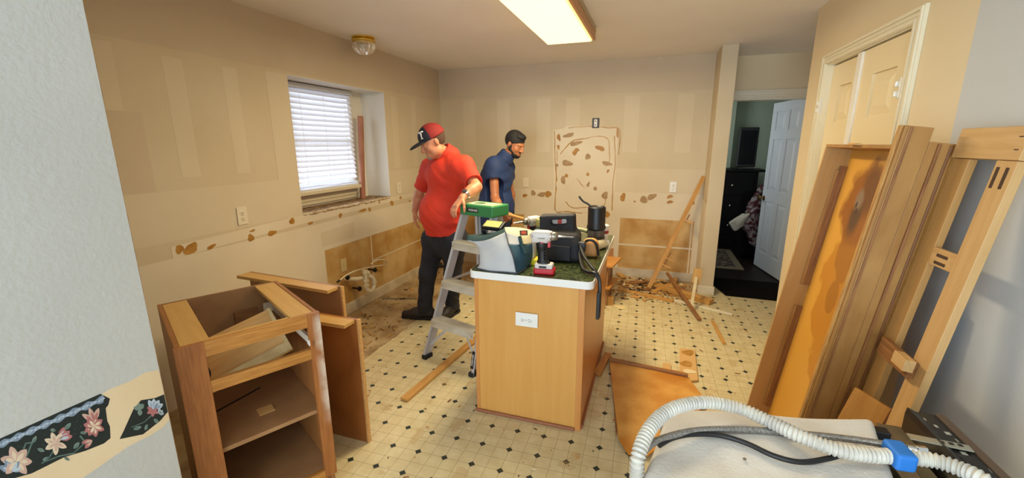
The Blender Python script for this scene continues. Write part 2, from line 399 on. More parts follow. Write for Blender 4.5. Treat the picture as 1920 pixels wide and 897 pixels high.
def bp_(x, y): p = at(x, y, Y, YB); return (p.x, p.z)
for pts, wd in (([(1040, 246), (1041, 300), (1044, 340)], .018), ([(1043, 350), (1042, 395), (1060, 397), (1092, 400)], .02), ([(1065, 240), (1110, 237), (1140, 240), (1162, 244), (1160, 290)], .016),
                ([(1152, 255), (1154, 300), (1149, 350), (1148, 395)], .02), ([(1088, 262), (1120, 256), (1140, 262), (1143, 290), (1142, 305)], .014), ([(1040, 395), (1043, 330), (1045, 280)], .012),
                ([(1060, 378), (1075, 390), (1110, 388), (1132, 386), (1136, 370)], .016), ([(1050, 290), (1072, 266), (1095, 260)], .022), ([(1082, 335), (1090, 346), (1096, 352)], .014)):
    db(ribbon(smooth2([bp_(*p) for p in pts]), wd*.55), 5, 4)
for px_, py_, rx, rz, g_ in ((1066, 254, .07, .022, 0), (1080, 269, .07, .025, 0), (1078, 286, .03, .035, 1), (1082, 281, .035, .016, 1), (1063, 306, .07, .03, 0), (1102, 294, .028, .04, 0), (1125, 278, .05, .03, 1), (1138, 307, .055, .025, 0), (1056, 338, .03, .045, 0), (1062, 330, .025, .02, 1),
                         (1102, 327, .02, .018, 1), (1103, 346, .018, .03, 0), (1116, 354, .025, .02, 0), (1134, 367, .04, .04, 0), (1140, 321, .014, .022, 1), (1048, 258, .02, .045, 1), (1044, 310, .02, .02, 0), (1138, 402, .035, .035, 1), (1158, 250, .015, .05, 1), (1047, 276, .015, .03, 1),
                         (984, 367, .03, .022, 1), (1000, 362, .035, .028, 0), (1016, 365, .05, .03, 0), (1028, 364, .035, .045, 1), (1168, 370, .03, .045, 1), (1207, 375, .05, .035, 0), (1222, 369, .05, .035, 0), (1256, 369, .03, .02, 1), (1256, 379, .03, .02, 1), (1299, 378, .02, .035, 1), (1190, 378, .012, .01, 1)):
    p = bp_(px_, py_); db(blob_poly(p[0], p[1], rx, rz, random.uniform(-.4, .4)), 5 if g_ else 6, 5)
struct('wall_back', bm, [M_KIT, M_TOP, M_SMOOTH, M_LOW, M_GOLD, M_BLOB, M_BLOB2])
# ---- wing wall (pillar) beside the hallway
bm = box((.532, 4.60, 0), (.672, 5.25, CH), .004)
for pl_ in (rect(4.62, .1, 4.98, .95), ): add_prism(bm, pl_, X, .533, .5312, 1)
add_prism(bm, rect(4.66, .95, 4.72, 1.0), X, .533, .5306, 2)
struct('wall_wing', bm, [M_KIT, M_LOW, M_GOLD])
# ---- right wall with closet opening
cy0, cy1, cz = 2.33, 3.305, 2.03
bm = bmesh.new()
for y0, y1, z0, z1, mi in ((1.96, cy0, 0, CH, 0), (cy1, 3.65, 0, CH, 0), (cy0, cy1, cz, CH, 0), (-3.1, 1.96, 0, CH, 1)):
    add_box(bm, (XR, y0, z0), (XR+.12, y1, z1), 0, mi)
struct('wall_right', bm, [M_BEIGE, M_WHITE_R])
struct('wall_closet_inside', box((XR+.12, 3.53, 0), (2.4, 3.65, CH)), M_BEIGE)
struct('wall_closet_back', box((1.7, 2.0, 0), (1.8, 3.53, CH)), M_BEIGE)
struct('wall_hall_right', box((2.3, 3.65, 0), (2.4, 5.25, CH)), M_BEIGE)
# hall wall with the cased doorway
dx0, dx1, dz = .70, 1.475, 2.01
bm = bmesh.new(); add_box(bm, (.53, 5.25, 0), (dx0, 5.37, CH)); add_box(bm, (dx1, 5.25, 0), (2.4, 5.37, CH)); add_box(bm, (dx0, 5.25, dz), (dx1, 5.37, CH))
struct('wall_hall', bm, M_BEIGE)
bm = bmesh.new()
for d_, (a, b_) in ((.0, (0, .085)), (-.008, (.012, .03)), (-.008, (.06, .078))):
    add_box(bm, (dx0-.03, 5.232+d_, dz+a), (dx1+.08, 5.25, dz+b_), .002)
add_box(bm, (dx0-.03, 5.234, 0), (dx0+.0, 5.25, dz)); add_box(bm, (dx1, 5.234, 0), (dx1+.08, 5.25, dz)); add_box(bm, (dx0, 5.25, 0), (dx0+.015, 5.38, dz)); add_box(bm, (dx1-.015, 5.25, 0), (dx1, 5.38, dz)); add_box(bm, (dx0, 5.25, dz-.015), (dx1, 5.38, dz))
struct('trim_1', bm, WPAINT)
# far green room
bm = bmesh.new(); add_box(bm, (1.1501, 7.9, 0), (4.2, 8.0, CH)); add_box(bm, (-.2, 6.6+.9, 0), (1.10, 7.6, CH)); add_box(bm, (1.10, 7.5, 0), (1.15, 7.95, CH))
struct('wall_far_room', bm, M_GREEN)
struct('wall_far_room_left', box((-.3, 5.37, 0), (-.2, 7.6, CH)), M_GREEN); struct('wall_far_room_right', box((4.1, 5.37, 0), (4.2, 8.0, CH)), M_GREEN)
struct('wall_far_room_near', box((-.3, 5.30, 0), (.53, 5.37, CH)), M_GREEN); struct('wall_far_room_near_right', box((2.4, 5.30, 0), (4.2, 5.37, CH)), M_GREEN)
# ---- near left wall with remains of a flowered border
bm = bmesh.new()
add_box(bm, (XN-.12, -3.1, 0), (XN, -2.3, CH)); add_box(bm, (XN-.12, -2.3, 0), (XN, -.7, .6)); add_box(bm, (XN-.12, -2.3, 2.25), (XN, -.7, CH))
add_prism(bm, [(XN-.12, -.7), (XN, -.7), (XN, YN), (XL-.3, YN), (XL-.3, YN-.12), (XN-.12, YN-.12)], Z, 0, CH, 0)
def dn(poly, mi, lv): add_prism(bm, poly, X, XN-.001, XN+lvl(lv)*.35, mi)   # (y, z)
def np_(x, y): p = at(x, y, X, XN); return (p.y, p.z)
def dnp(pix, mi, lv): dn([np_(*p) for p in pix], mi, lv)
ebz = lambda z: (YN-.001, z)
torn = [np_(190, 740), np_(206, 730), np_(245, 715), np_(270, 700), np_(296, 694)]+[ebz(.862), ebz(.700)]+[np_(305, 802), np_(284, 816), np_(240, 838), np_(180, 880), np_(120, 920), np_(40, 960), np_(-160, 1010), np_(-160, 905), np_(-60, 865)]
dn(torn, 1, 1)
dnp([(-200, 920), (-60, 853), (0, 823), (60, 796), (120, 769), (188, 739), (196, 743), (206, 748), (203, 760), (198, 766), (201, 790), (206, 800), (207, 822), (195, 832), (160, 846), (120, 858), (60, 888), (0, 905), (-90, 960), (-200, 1000)], 2, 2)
dn([np_(264, 751), np_(290, 747)]+[ebz(.790), ebz(.728)]+[np_(300, 790), np_(268, 815), np_(224, 824), np_(232, 808), np_(240, 790), np_(250, 768)], 2, 2)
# light blue rope band along the top
up_, lo_ = [], []
for i in range(61):
    t = i/60; x_ = -40+t*234; y_ = 852-(x_+40)*.447; a = x_*.24
    up_.append((x_, y_-5-2.2*math.sin(a))); lo_.append((x_, y_+6+2.2*math.sin(a)))
dnp(up_+lo_[::-1], 3, 3)
for i in range(16):
    x_ = -36+i*15; y_ = 852-(x_+40)*.447+1
    dnp([(x_-7, y_+4), (x_-2, y_-2), (x_+5, y_-5), (x_+8, y_-4), (x_+3, y_+1), (x_-3, y_+4)], 4, 4)
    dnp([(x_-3, y_+2), (x_, y_-1), (x_+4, y_-3), (x_+1, y_+1)], 3, 5)
def petal(cx, cy, ln, wd, ang, mi, lv, core=None):
    def el(l, w_, k):
        pts = []
        for i in range(12):
            a = 2*math.pi*i/12; x_ = l/2*(1+math.cos(a)); y_ = w_/2*math.sin(a)*(.6+.4*math.sin(math.pi*min(1, x_/l)))
            pts.append((cx+k+x_*math.cos(ang)-y_*math.sin(ang), cy+x_*math.sin(ang)+y_*math.cos(ang)))
        return pts
    dnp(el(ln, wd, 0), mi, lv)
    if core: dnp(el(ln*.7, wd*.5, .6), core, lv+1)
D = math.radians
for cx, cy, ln, wd, angs, mi, core in ((30, 866, 30, 17, (190, 250, 310, 0, 50, 130), 5, 6), (104, 832, 22, 11, (200, 250, 300, 20, 90, 150), 6, 5), (112, 824, 24, 12, (290, 320, 345), 7, 4),
                                       (176, 800, 20, 12, (150, 190, 230, 280, 320, 20, 80, 120), 7, 6), (176, 790, 26, 10, (290, 210, 250), 5, 7), (172, 826, 20, 9, (130, 165), 7, 5), (22, 884, 26, 13, (240, 270, 300, 200, 340), 3, 4),
                                       (288, 768, 20, 10, (240, 270, 300, 330), 4, 3), (286, 770, 12, 7, (30, 90, 150, 210, 330), 7, 7), (262, 768, 12, 9, (200, 260, 300, 90), 8, 8), (298, 776, 9, 6, (0, 320, 280), 4, 8),
                                       (-30, 905, 30, 17, (190, 250, 310, 0, 50), 5, 6)):
    for k, a in enumerate(angs): petal(cx, cy, ln, wd, D(a), mi, 4+k % 3, core)
for cx, cy, ln, wd, a in ((122, 806, 16, 8, -50), (104, 808, 10, 7, 190), (138, 842, 16, 8, -50), (60, 832, 16, 7, -60), (70, 842, 14, 7, 20), (150, 812, 12, 6, 0), (250, 806, 16, 7, -20), (276, 796, 12, 6, 110), (288, 786, 12, 7, 40), (120, 858, 12, 6, 30), (90, 858, 12, 6, 150)):
    petal(cx, cy, ln, wd, D(a), 8, 3, 9)
for pts in ([(60, 830), (52, 850), (46, 866)], [(104, 840), (92, 858), (78, 870)], [(140, 850), (110, 856), (84, 866)], [(288, 776), (270, 792), (246, 802)], [(60, 830), (48, 832), (44, 842)], [(150, 818), (160, 830), (140, 848)]):
    dn(ribbon([np_(*p) for p in pts], .003), 9, 4)
for i in range(46):
    x_ = random.uniform(0, 196); y_ = 852-(x_+40)*.447+random.uniform(18, 62)
    if y_ > 892-(x_*.36): continue
    dnp([(x_-.8, y_), (x_, y_-.8), (x_+.8, y_), (x_, y_+.8)], 9, 3)
def flat(n, c): return mat(n, c, .6)
struct('wall_near_left', bm, [M_WHITE, M_TORN, flat('border_dark_green', (18, 32, 34)), flat('border_blue', (120, 138, 160)), flat('border_pale_blue', (176, 190, 204)), flat('border_pink', (196, 164, 150)), flat('border_cream', (214, 196, 170)), flat('border_rose', (170, 108, 108)), flat('border_sage', (112, 132, 124)), flat('border_leaf', (86, 112, 106))])
struct('trim_2', box((XN-.03, YN, 0), (XN-.004, YN+.004, CH), .001), mat('raw_plaster_edge', (190, 160, 112), .8, col2=(150, 116, 70), scale=30))
# back of the dining end with its patio opening
bm = bmesh.new(); add_box(bm, (XN-.12, -3.2, 0), (-1.3, -3.1, CH)); add_box(bm, (.9, -3.2, 0), (XR+.12, -3.1, CH)); add_box(bm, (-1.3, -3.2, 2.3), (.9, -3.1, CH))
struct('wall_patio', bm, M_WHITE)
# ---- baseboards (bare plates at the foot of walls)
struct('baseboard_left', box((XL, 2.84, 0), (XL+.014, 4.97, .095), .002), mat('pale_kickboard', (214, 200, 170), .5, col2=(190, 172, 136), scale=7))
bm = bmesh.new(); add_box(bm, (-1.9, YB-.014, .0), (.51, YB, .10), .002); struct('baseboard_back', bm, mat('pale_kickboard_back', (206, 196, 176), .5, col2=(184, 170, 144), scale=7))
bm = bmesh.new(); add_box(bm, (.522, 4.588, 0), (.684, 4.60, .09), .003); add_box(bm, (.672, 4.60, 0), (.684, 5.23, .09), .003); struct('baseboard_wing', bm, WPAINT)
# ---- window in its recess
bm = bmesh.new()
for lo, hi in (((-2.95, wy0, wz0-.01), (-2.90, 2.80, wz1)), ((-2.95, 3.60, wz0-.01), (-2.90, wy1, wz1)), ((-2.95, 2.80, wz0-.01), (-2.90, 3.60, 1.13)), ((-2.95, 2.80, 2.03), (-2.90, 3.60, wz1))): add_box(bm, lo, hi)
struct('trim_3', bm, mat('recess_back_panel', (226, 218, 200), .6))
win = empty('window_1', (-2.90, 3.2, 1.1), None, None); win['kind'] = 'structure'
wf = mat('window_frame_white', (226, 224, 216), .4)
bm = bmesh.new()
for lo, hi in (((-2.93, 2.80, 1.13), (-2.875, 2.84, 2.03)), ((-2.93, 3.56, 1.13), (-2.875, 3.60, 2.03)), ((-2.93, 2.84, 1.13), (-2.875, 3.56, 1.175)), ((-2.93, 2.84, 1.99), (-2.875, 3.56, 2.03)), ((-2.925, 2.84, 1.55), (-2.885, 3.56, 1.59))): add_box(bm, lo, hi, .003)
obj('window_frame', bm, wf, win)
bm = bmesh.new(); add_box(bm, (-2.90, 2.74, 1.118), (-2.80, 3.64, 1.15), .004); add_box(bm, (-2.90, 2.76, 1.02), (-2.878, 3.62, 1.118), .003); add_box(bm, (-2.90, 2.76, 1.055), (-2.868, 3.62, 1.065), .002)
obj('window_sill', bm, mat('sill_cream', (210, 196, 164), .5), win)
gl = bpy.data.materials.new('window_glass'); gl.use_nodes = True; gn = gl.node_tree.nodes; t_ = gn.new('ShaderNodeBsdfTransparent'); g_2 = gn.new('ShaderNodeBsdfGlossy'); g_2.inputs['Roughness'].default_value = .02; m_x = gn.new('ShaderNodeMixShader'); m_x.inputs[0].default_value = .06; gl.node_tree.links.new(t_.outputs[0], m_x.inputs[1]); gl.node_tree.links.new(g_2.outputs[0], m_x.inputs[2]); gl.node_tree.links.new(m_x.outputs[0], gn['Material Output'].inputs[0]); obj('window_pane', box((-2.912, 2.84, 1.175), (-2.908, 3.56, 1.99)), gl, win)
# white jamb liner
bm = bmesh.new(); add_box(bm, (-2.90, wy1-.004, wz0+.01), (XL-.002, wy1, wz1-.002)); add_box(bm, (-2.90, wy0, wz1-.004), (XL-.002, wy1, wz1)); add_box(bm, (-2.90, wy0, wz0+.01), (XL-.002, wy0+.004, wz1))
struct('trim_4', bm, mat('jamb_white', (226, 224, 216), .5))
# torn ledge
fl = Field((-2.92, 2.55, .95), (-2.55, 3.86, 1.08), .007)
for i in range(70):
    y_ = 2.63+i*1.17/70; x_ = XL-.012+random.uniform(-.012, .008)
    fl.ell((x_, y_, .997+random.uniform(-.004, .006)), (random.uniform(.012, .026), .02, random.uniform(.005, .012)), k=.01)
led = sdf_obj('trim_5', fl, mat('torn_plaster', (206, 188, 156), .9, col2=(160, 124, 78), scale=30, bump=.6, bscale=60), None); led['kind'] = 'structure'
struct('trim_6', box((-2.90, wy0+.004, .996), (XL-.01, wy1-.004, 1.004)), mat('rough_ledge', (96, 70, 44), .9, col2=(168, 138, 98), scale=22, bump=.8, bscale=50))
# blinds
bl = empty('window_blind', (-2.85, 3.19, 1.16), 'white slatted horizontal blind hanging in the kitchen window', 'blind')
SL = bpy.data.materials.new('blind_slat'); SL.use_nodes = True; n_ = SL.node_tree.nodes; l_ = SL.node_tree.links
d1 = n_.new('ShaderNodeBsdfDiffuse'); d2 = n_.new('ShaderNodeBsdfTranslucent'); mx = n_.new('ShaderNodeMixShader'); mx.inputs[0].default_value = .36
d1.inputs[0].default_value = d2.inputs[0].default_value = (.80, .81, .86, 1)
l_.new(d1.outputs[0], mx.inputs[1]); l_.new(d2.outputs[0], mx.inputs[2]); l_.new(mx.outputs[0], n_['Material Output'].inputs[0])
obj('head_rail', box((-2.875, 2.80, 2.005), (-2.825, 3.582, 2.045), .004), mat('blind_rail', (200, 202, 206), .4), bl)
ns = 18
for i in range(ns):
    z_ = 1.985-i*.0438
    bm = box((-.0235, -.388, -.0015), (.0235, .388, .0015)); obj('slat', bm, SL, bl, T(-2.85, 3.19, z_) @ RY(D(56)))
for k in range(3):
    bm = box((-.0235, -.388, -.0015), (.0235, .388, .0015)); obj('slat', bm, SL, bl, T(-2.85, 3.19, 1.19-k*.011) @ RY(D(8)) @ RX(D((-1.2, .8, .2)[k])))
obj('bottom_rail', box((-2.87, 2.80, 1.152), (-2.83, 3.58, 1.164), .003), wf, bl)
for y_ in (2.92, 3.19, 3.46): tube('ladder_cord', [(-2.826, y_, 1.97), (-2.826, y_, 1.16)], .0015, WHITE, bl, seg=6)
tube('tilt_wand', [(-2.815, 3.50, 1.96), (-2.815, 3.505, 1.45)], .004, wf, bl, seg=8)
tag(tube('upright_tube', [(-2.81, 3.60, 1.004), (-2.81, 3.665, 1.82)], .028, mat('copper_brown', (170, 112, 84), .45, col2=(150, 94, 68), scale=6), sub=1), 'brown round tube standing upright in the window recess', 'tube')
# ---- ceiling fluorescent box light
ft = empty('ceiling_light', (-.71, 2.99, 2.44), 'long glowing fluorescent box light on the ceiling with wood side trim', 'ceiling light')
TH = mat('diffuser_glow', (255, 236, 176), .4); e_ = TH.node_tree.nodes['Principled BSDF']; e_.inputs['Emission Color'].default_value = (1, .78, .36, 1); e_.inputs['Emission Strength'].default_value = 1.9
bm = bmesh.new(); add_prism(bm, [(-.885, 2.335), (-.535, 2.335), (-.525, 2.35), (-.525, 2.40), (-.895, 2.40), (-.895, 2.35)], Y, 2.385, 3.60)
for f_ in bm.faces:
    f_.normal_update(); f_.material_index = 0 if abs(f_.normal.z) > .8 else 1
TS = mat('diffuser_side_glow', (255, 226, 140), .4); e_ = TS.node_tree.nodes['Principled BSDF']; e_.inputs['Emission Color'].default_value = (1, .66, .20, 1); e_.inputs['Emission Strength'].default_value = 1.7
obj('diffuser', bm, [TH, TS], ft)
obj('wood_trim', box((-.527, 2.36, 2.345), (-.505, 3.625, 2.425), .003), wood('lamp_trim_oak', (170, 108, 44), (196, 134, 66), .3), ft)
obj('wood_trim', box((-.915, 2.36, 2.385), (-.893, 3.625, 2.425), .003), MC['lamp_trim_oak'], ft)
obj('housing', box((-.88, 2.38, 2.40), (-.50, 3.61, 2.44), .002), mat('lamp_housing', (180, 160, 130), .5), ft)
# ---- small globe light
gp = at(681, 70, Z, 2.44); g = empty('globe_light', gp, 'small round flush ceiling light of cut glass with brass collar', 'ceiling light')
lathe('brass_collar', [(.02, 0), (.095, 0), (.095, -.012), (.08, -.018), (.098, -.024), (.098, -.036), (.085, -.042), (.02, -.042)], BRASS, g, T(*gp))
GLB = mat('cut_glass', (235, 232, 225), .12, trans=.75, bump=1.0, bscale=45)
V, Fc = lathe_mesh([(.082, -.04), (.094, -.055), (.096, -.075), (.085, -.10), (.06, -.122), (.03, -.134), (.008, -.137)], 36)
V = [v*(1+.03*((i*7) % 2)) for i, v in enumerate(V)]
obj('glass_globe', (V, Fc), GLB, g, T(*gp), smooth=False); lathe('bulb', [(.005, -.04), (.02, -.05), (.03, -.075), (.02, -.10), (.004, -.105)], WHITE, g, T(*gp))
# ---- electrical plates
def outlet(name, p, nrm, label, w_=.07, h_=.115, kind='outlet', horiz=False, col=WHITE, group=None):
    r = empty(name, p, label, 'outlet', group); n = Vector(nrm); side = Vector((0, 0, 1)).cross(n)
    M = Matrix(((side.x, 0, n.x, p[0]), (side.y, 0, n.y, p[1]), (0, 1, 0, p[2]), (0, 0, 0, 1)))
    if horiz: M = M @ RZ(D(90))
    obj('cover_plate', box((-w_/2, -h_/2, 0), (w_/2, h_/2, .005), .0018), col, r, M)
    for s in (-1, 1):
        if kind == 'outlet':
            o = lathe('socket', [(.0165, .0), (.0165, .0065), (.015, .0075), (.004, .0075)], col, r, M @ T(0, s*.02, 0))
            for q in (-1, 1): obj('slot', box((q*.0055-.0012, -.001, .0068), (q*.0055+.0012, .007, .0082)), BLACK, o, M @ T(0, s*.02, 0))
            lathe('ground_hole', [(.0024, .0068), (.0024, .0082), (.001, .0082)], BLACK, o, M @ T(0, s*.02-.007, 0), seg=8)
    if kind == 'switch': obj('switch_toggle', box((-.005, -.012, .004), (.005, .012, .012), .001), col, r, M)
    lathe('screw', [(.003, .004), (.003, .0062), (.001, .0066)], CHROME, r, M, seg=10)
    return r
OFF = mat('ivory_plastic', (228, 216, 190), .4)
outlet('wall_outlet', at(454, 405, X, XL+.003), (1, 0, 0), 'ivory duplex outlet low on left wall nearest the camera', .075, .12, col=OFF)
outlet('wall_outlet', at(748, 352, X, XL+.003), (1, 0, 0), 'ivory duplex outlet right of the window near the man in red', .075, .12, col=OFF)
outlet('wall_outlet', at(644, 497, X, XL+.003), (1, 0, 0), 'yellowed outlet plate above the drain pipe on the stained wall', .075, .12, 'switch', col=mat('yellowed_plastic', (206, 184, 130), .5))
outlet('wall_outlet', at(986, 342, Y, YB-.003), (0, -1, 0), 'ivory wall plate on back wall beside the man in blue', .07, .115, 'switch', col=OFF)
outlet('wall_outlet', at(1262, 351, Y, YB-.003), (0, -1, 0), 'white duplex outlet on back wall left of the leaning board', .07, .115, col=WHITE)
p = at(1117, 231, Y, YB-.004); r = empty('junction_box', p, 'open black electrical box with bare white receptacle above glue marks', 'electrical box')
obj('box_rim', box((-.04, -.002, -.055), (.04, .006, .055), .002), BLACK, r, T(*p)); obj('receptacle', box((-.018, -.012, -.042), (.018, -.001, .042), .008), WHITE, r, T(*p))
for s in (-1, 1): obj('slot', box((-.006, -.0135, s*.02-.007), (.006, -.011, s*.02+.007)), BLACK, r, T(*p))
outlet('island_outlet', (-.595, 2.037, .62), (0, -1, 0), 'white duplex outlet mounted sideways on the island end panel', .078, .125, horiz=True)
# ------------------------------------------------------------------ closet door pair (structure)
DOORM = mat('closet_door_paint', (232, 214, 172), .35); DOORE = mat('door_edge_white', (232, 228, 216), .4)
def leaf_mesh(w_, h_, th, panels):       # local: x width, y thickness (front at y=0, panels recessed), z height
    bm = bmesh.new(); xs = sorted(set([0, w_]+[a for p in panels for a in (p[0], p[2])])); 
    add_box(bm, (0, .0118, 0), (w_, th, h_))
    zs = sorted(set([0, h_]+[a for p in panels for a in (p[1], p[3])]))
    for i in range(len(xs)-1):
        for j in range(len(zs)-1):
            cx, cz_ = (xs[i]+xs[i+1])/2, (zs[j]+zs[j+1])/2
            if any(p[0] < cx < p[2] and p[1] < cz_ < p[3] for p in panels): continue
            add_box(bm, (xs[i], 0, zs[j]), (xs[i+1], .0118, zs[j+1]))
    for p in panels:
        a = .010; b_ = .050
        q = [(p[0]+a, p[1]+a, .0115), (p[2]-a, p[1]+a, .0115), (p[2]-a, p[3]-a, .0115), (p[0]+a, p[3]-a, .0115)]
        q2 = [(p[0]+b_, p[1]+b_, .001), (p[2]-b_, p[1]+b_, .001), (p[2]-b_, p[3]-b_, .001), (p[0]+b_, p[3]-b_, .001)]
        A = [bm.verts.new((x_, y_, z_)) for x_, z_, y_ in q]; B = [bm.verts.new((x_, y_, z_)) for x_, z_, y_ in q2]
        for i in range(4): bm.faces.new((A[i], A[(i+1) % 4], B[(i+1) % 4], B[i]))
        bm.faces.new(B)
    bmesh.ops.remove_doubles(bm, verts=bm.verts[:], dist=.0001)
    return bm
# local x -> -Y world, local y (into) -> +X world
def MRW(y0, x0): return Matrix(((0, 1, 0, x0), (-1, 0, 0, y0), (0, 0, 1, 0), (0, 0, 0, 1)))
lw = .483
d = struct('door_1', leaf_mesh(lw, 2.0, .035, [(.14, 1.66, .37, 1.87), (.14, .95, .37, 1.5), (.12, .2, .37, .8)]), DOORM); d.matrix_basis = MRW(2.86, 1.006) @ T(.04, 0, .015)
d2_ = struct('door_2', leaf_mesh(.44, 2.0, .035, [(.13, 1.66, .31, 1.87), (.1, .95, .34, 1.5), (.1, .2, .34, .8)]), DOORM); d2_.matrix_basis = MRW(3.30, 1.03) @ T(0, 0, .015)
obj('astragal', box((.997, 2.815, .015), (1.03, 2.875, 2.015), .003), DOORE, d)
for par, y_ in ((d, 2.352), (d2_, 3.318)):
    for z_ in (1.78, .3):
        h_ = obj('hinge', box((.982, y_-.014, z_-.045), (1.0, y_+.002, z_+.045), .002), mat('hinge_white', (226, 222, 208), .35, .2), par)
        for s in (.018, -.024): obj('hinge_knuckle', box((.972, y_+.002, z_+s-.012), (.988, y_+.016, z_+s+.012), .003), MC['hinge_white'], h_)
bm = bmesh.new()
for t0, t1, pr_ in ((0, .062, .014), (.004, .016, .02), (.026, .034, .018), (.044, .056, .022)):
    add_box(bm, (XR-pr_, cy0-t1, 0), (XR, cy0-t0, cz+t0), 0); add_box(bm, (XR-pr_, cy1+t0, 0), (XR, cy1+t1, cz+t0), 0); add_box(bm, (XR-pr_, cy0-t1, cz+t0), (XR, cy1+t1, cz+t1), 0)
add_box(bm, (XR, cy0-.012, 0), (XR+.12, cy0+.01, cz+.01)); add_box(bm, (XR, cy1-.004, 0), (XR+.12, cy1+.012, cz+.01)); add_box(bm, (XR, cy0, cz-.006), (XR+.12, cy1, cz+.012))
struct('trim_7', bm, mat('casing_cream', (232, 222, 192), .35))
# open six panel door
pan = []
for x0, x1 in ((.10, .315), (.405, .62)):
    for z0, z1 in ((1.68, 1.90), (.98, 1.58), (.20, .84)): pan.append((x0, z0, x1, z1))
d3 = struct('door_3', leaf_mesh(.72, 2.0, .035, pan), mat('door_white', (200, 204, 206), .4))
hx, hy, fx, fy = 1.458, 5.30, 1.322, 6.0
ang = math.atan2(hy-fy, hx-fx)   # local x from free edge to hinge
d3.matrix_basis = T(fx, fy, .01) @ RZ(ang)
KM = wmat(d3)
kn = lathe('door_knob', [(.03, 0), (.03, .006), (.012, .01), (.012, .03), (.026, .04), (.03, .055), (.022, .066), (.004, .07)], mat('bronze_knob', (150, 120, 70), .25, 1), d3, KM @ T(.05, 0, .87) @ RX(D(90)))
# ------------------------------------------------------------------ island
IX0, IX1, IY0, IY1 = -.90, -.286, 2.042, 3.14
isl = empty('kitchen_island', (-.595, 2.6, 0), 'maple kitchen island cabinet standing free with white edged green countertop', 'island')
obj('end_panel', box((IX0+.012, IY0, .0), (IX1-.03, IY0+.018, .832)), W_MAPLE, isl)
obj('corner_post', box((IX0, IY0-.003, 0), (IX0+.022, IY0+.03, .832), .002), wood('maple_post', (196, 128, 62), (204, 140, 74), .35, 3, (9, 9, .6), .03), isl)
obj('corner_post', box((IX1-.034, IY0-.003, 0), (IX1, IY0+.03, .832), .002), MC['maple_post'], isl)
obj('side_panel', box((IX1-.02, IY0+.03, 0), (IX1-.002, IY1, .832)), wood('maple_side', (186, 122, 56), (198, 136, 70), .28, 3, (9, 9, .6), .03), isl)
obj('side_panel', box((IX0+.002, IY0+.03, 0), (IX0+.02, IY1, .832)), MC['maple_side'], isl)
obj('back_panel', box((IX0+.02, IY1-.018, 0), (IX1-.02, IY1, .832)), MC['maple_side'], isl)
bm = bmesh.new(); add_box(bm, (IX0-.005, IY0-.016, 0), (IX1-.03, IY0-.002, .018), .005); add_box(bm, (IX1-.002, IY0+.02, 0), (IX1+.01, IY1, .022), .003)
obj('shoe_moulding', bm, mat('reddish_moulding', (150, 92, 60), .5), isl)
def round_rect(x0, y0, x1, y1, r):
    pts = []
    for cx, cy_, a0 in ((x1-r, y1-r, 0), (x0+r, y1-r, 90), (x0+r, y0+r, 180), (x1-r, y0+r, 270)):
        for i in range(7): a = D(a0+i*15); pts.append((cx+r*math.cos(a), cy_+r*math.sin(a)))
    return pts
bm = bmesh.new(); add_prism(bm, round_rect(-.925, 2.02, -.245, 3.19, .035), Z, .832, .871)
obj('countertop_edge', bm, mat('white_laminate_edge', (232, 230, 224), .35), isl)
bm = bmesh.new(); add_prism(bm, round_rect(-.920, 2.025, -.25, 3.185, .032), Z, .8705, .8735)
GREEN = mat('green_marbled_laminate', (26, 40, 24), .22, col2=(96, 104, 56), scale=48, contrast=(.40, .72), detail=10, dist=1.2)
obj('countertop', bm, GREEN, isl)
CT = .8735
# ------------------------------------------------------------------ left base cabinet carcass
cabA = Vector((-1.998, 1.113, 0)); cabD = Vector((-1.486, .867, 0)); cabC = Vector((-1.265, 1.29, 0))
ux = (cabC-cabD).normalized(); uy = Vector((-ux.y, ux.x, 0))     # ux along the front, uy into depth
CW, CD_ = (cabC-cabD).length, .57
MCab = Matrix(((ux.x, uy.x, 0, cabD.x), (ux.y, uy.y, 0, cabD.y), (0, 0, 1, 0), (0, 0, 0, 1)))
cab = empty('base_cabinet', cabD+ux*CW/2+uy*CD_/2, 'open oak base cabinet carcass without top, drawer or doors, by white wall', 'cabinet')
def cp(name, lo, hi, m, grain='x', bev=.0015, **k):     # a board of the cabinet, grain along the given local axis
    ctr = [(lo[i]+hi[i])/2 for i in range(3)]; sz = [(hi[i]-lo[i])/2 for i in range(3)]
    R_ = {'x': Matrix(), 'y': RZ(D(90)), 'z': RY(D(-90))}[grain]
    s2_ = {'x': sz, 'y': [sz[1], sz[0], sz[2]], 'z': [sz[2], sz[1], sz[0]]}[grain]
    return obj(name, box([-v for v in s2_], s2_, bev), m, k.pop('parent', cab), MCab @ T(*ctr) @ R_, **k)
H0, H1 = .10, .876
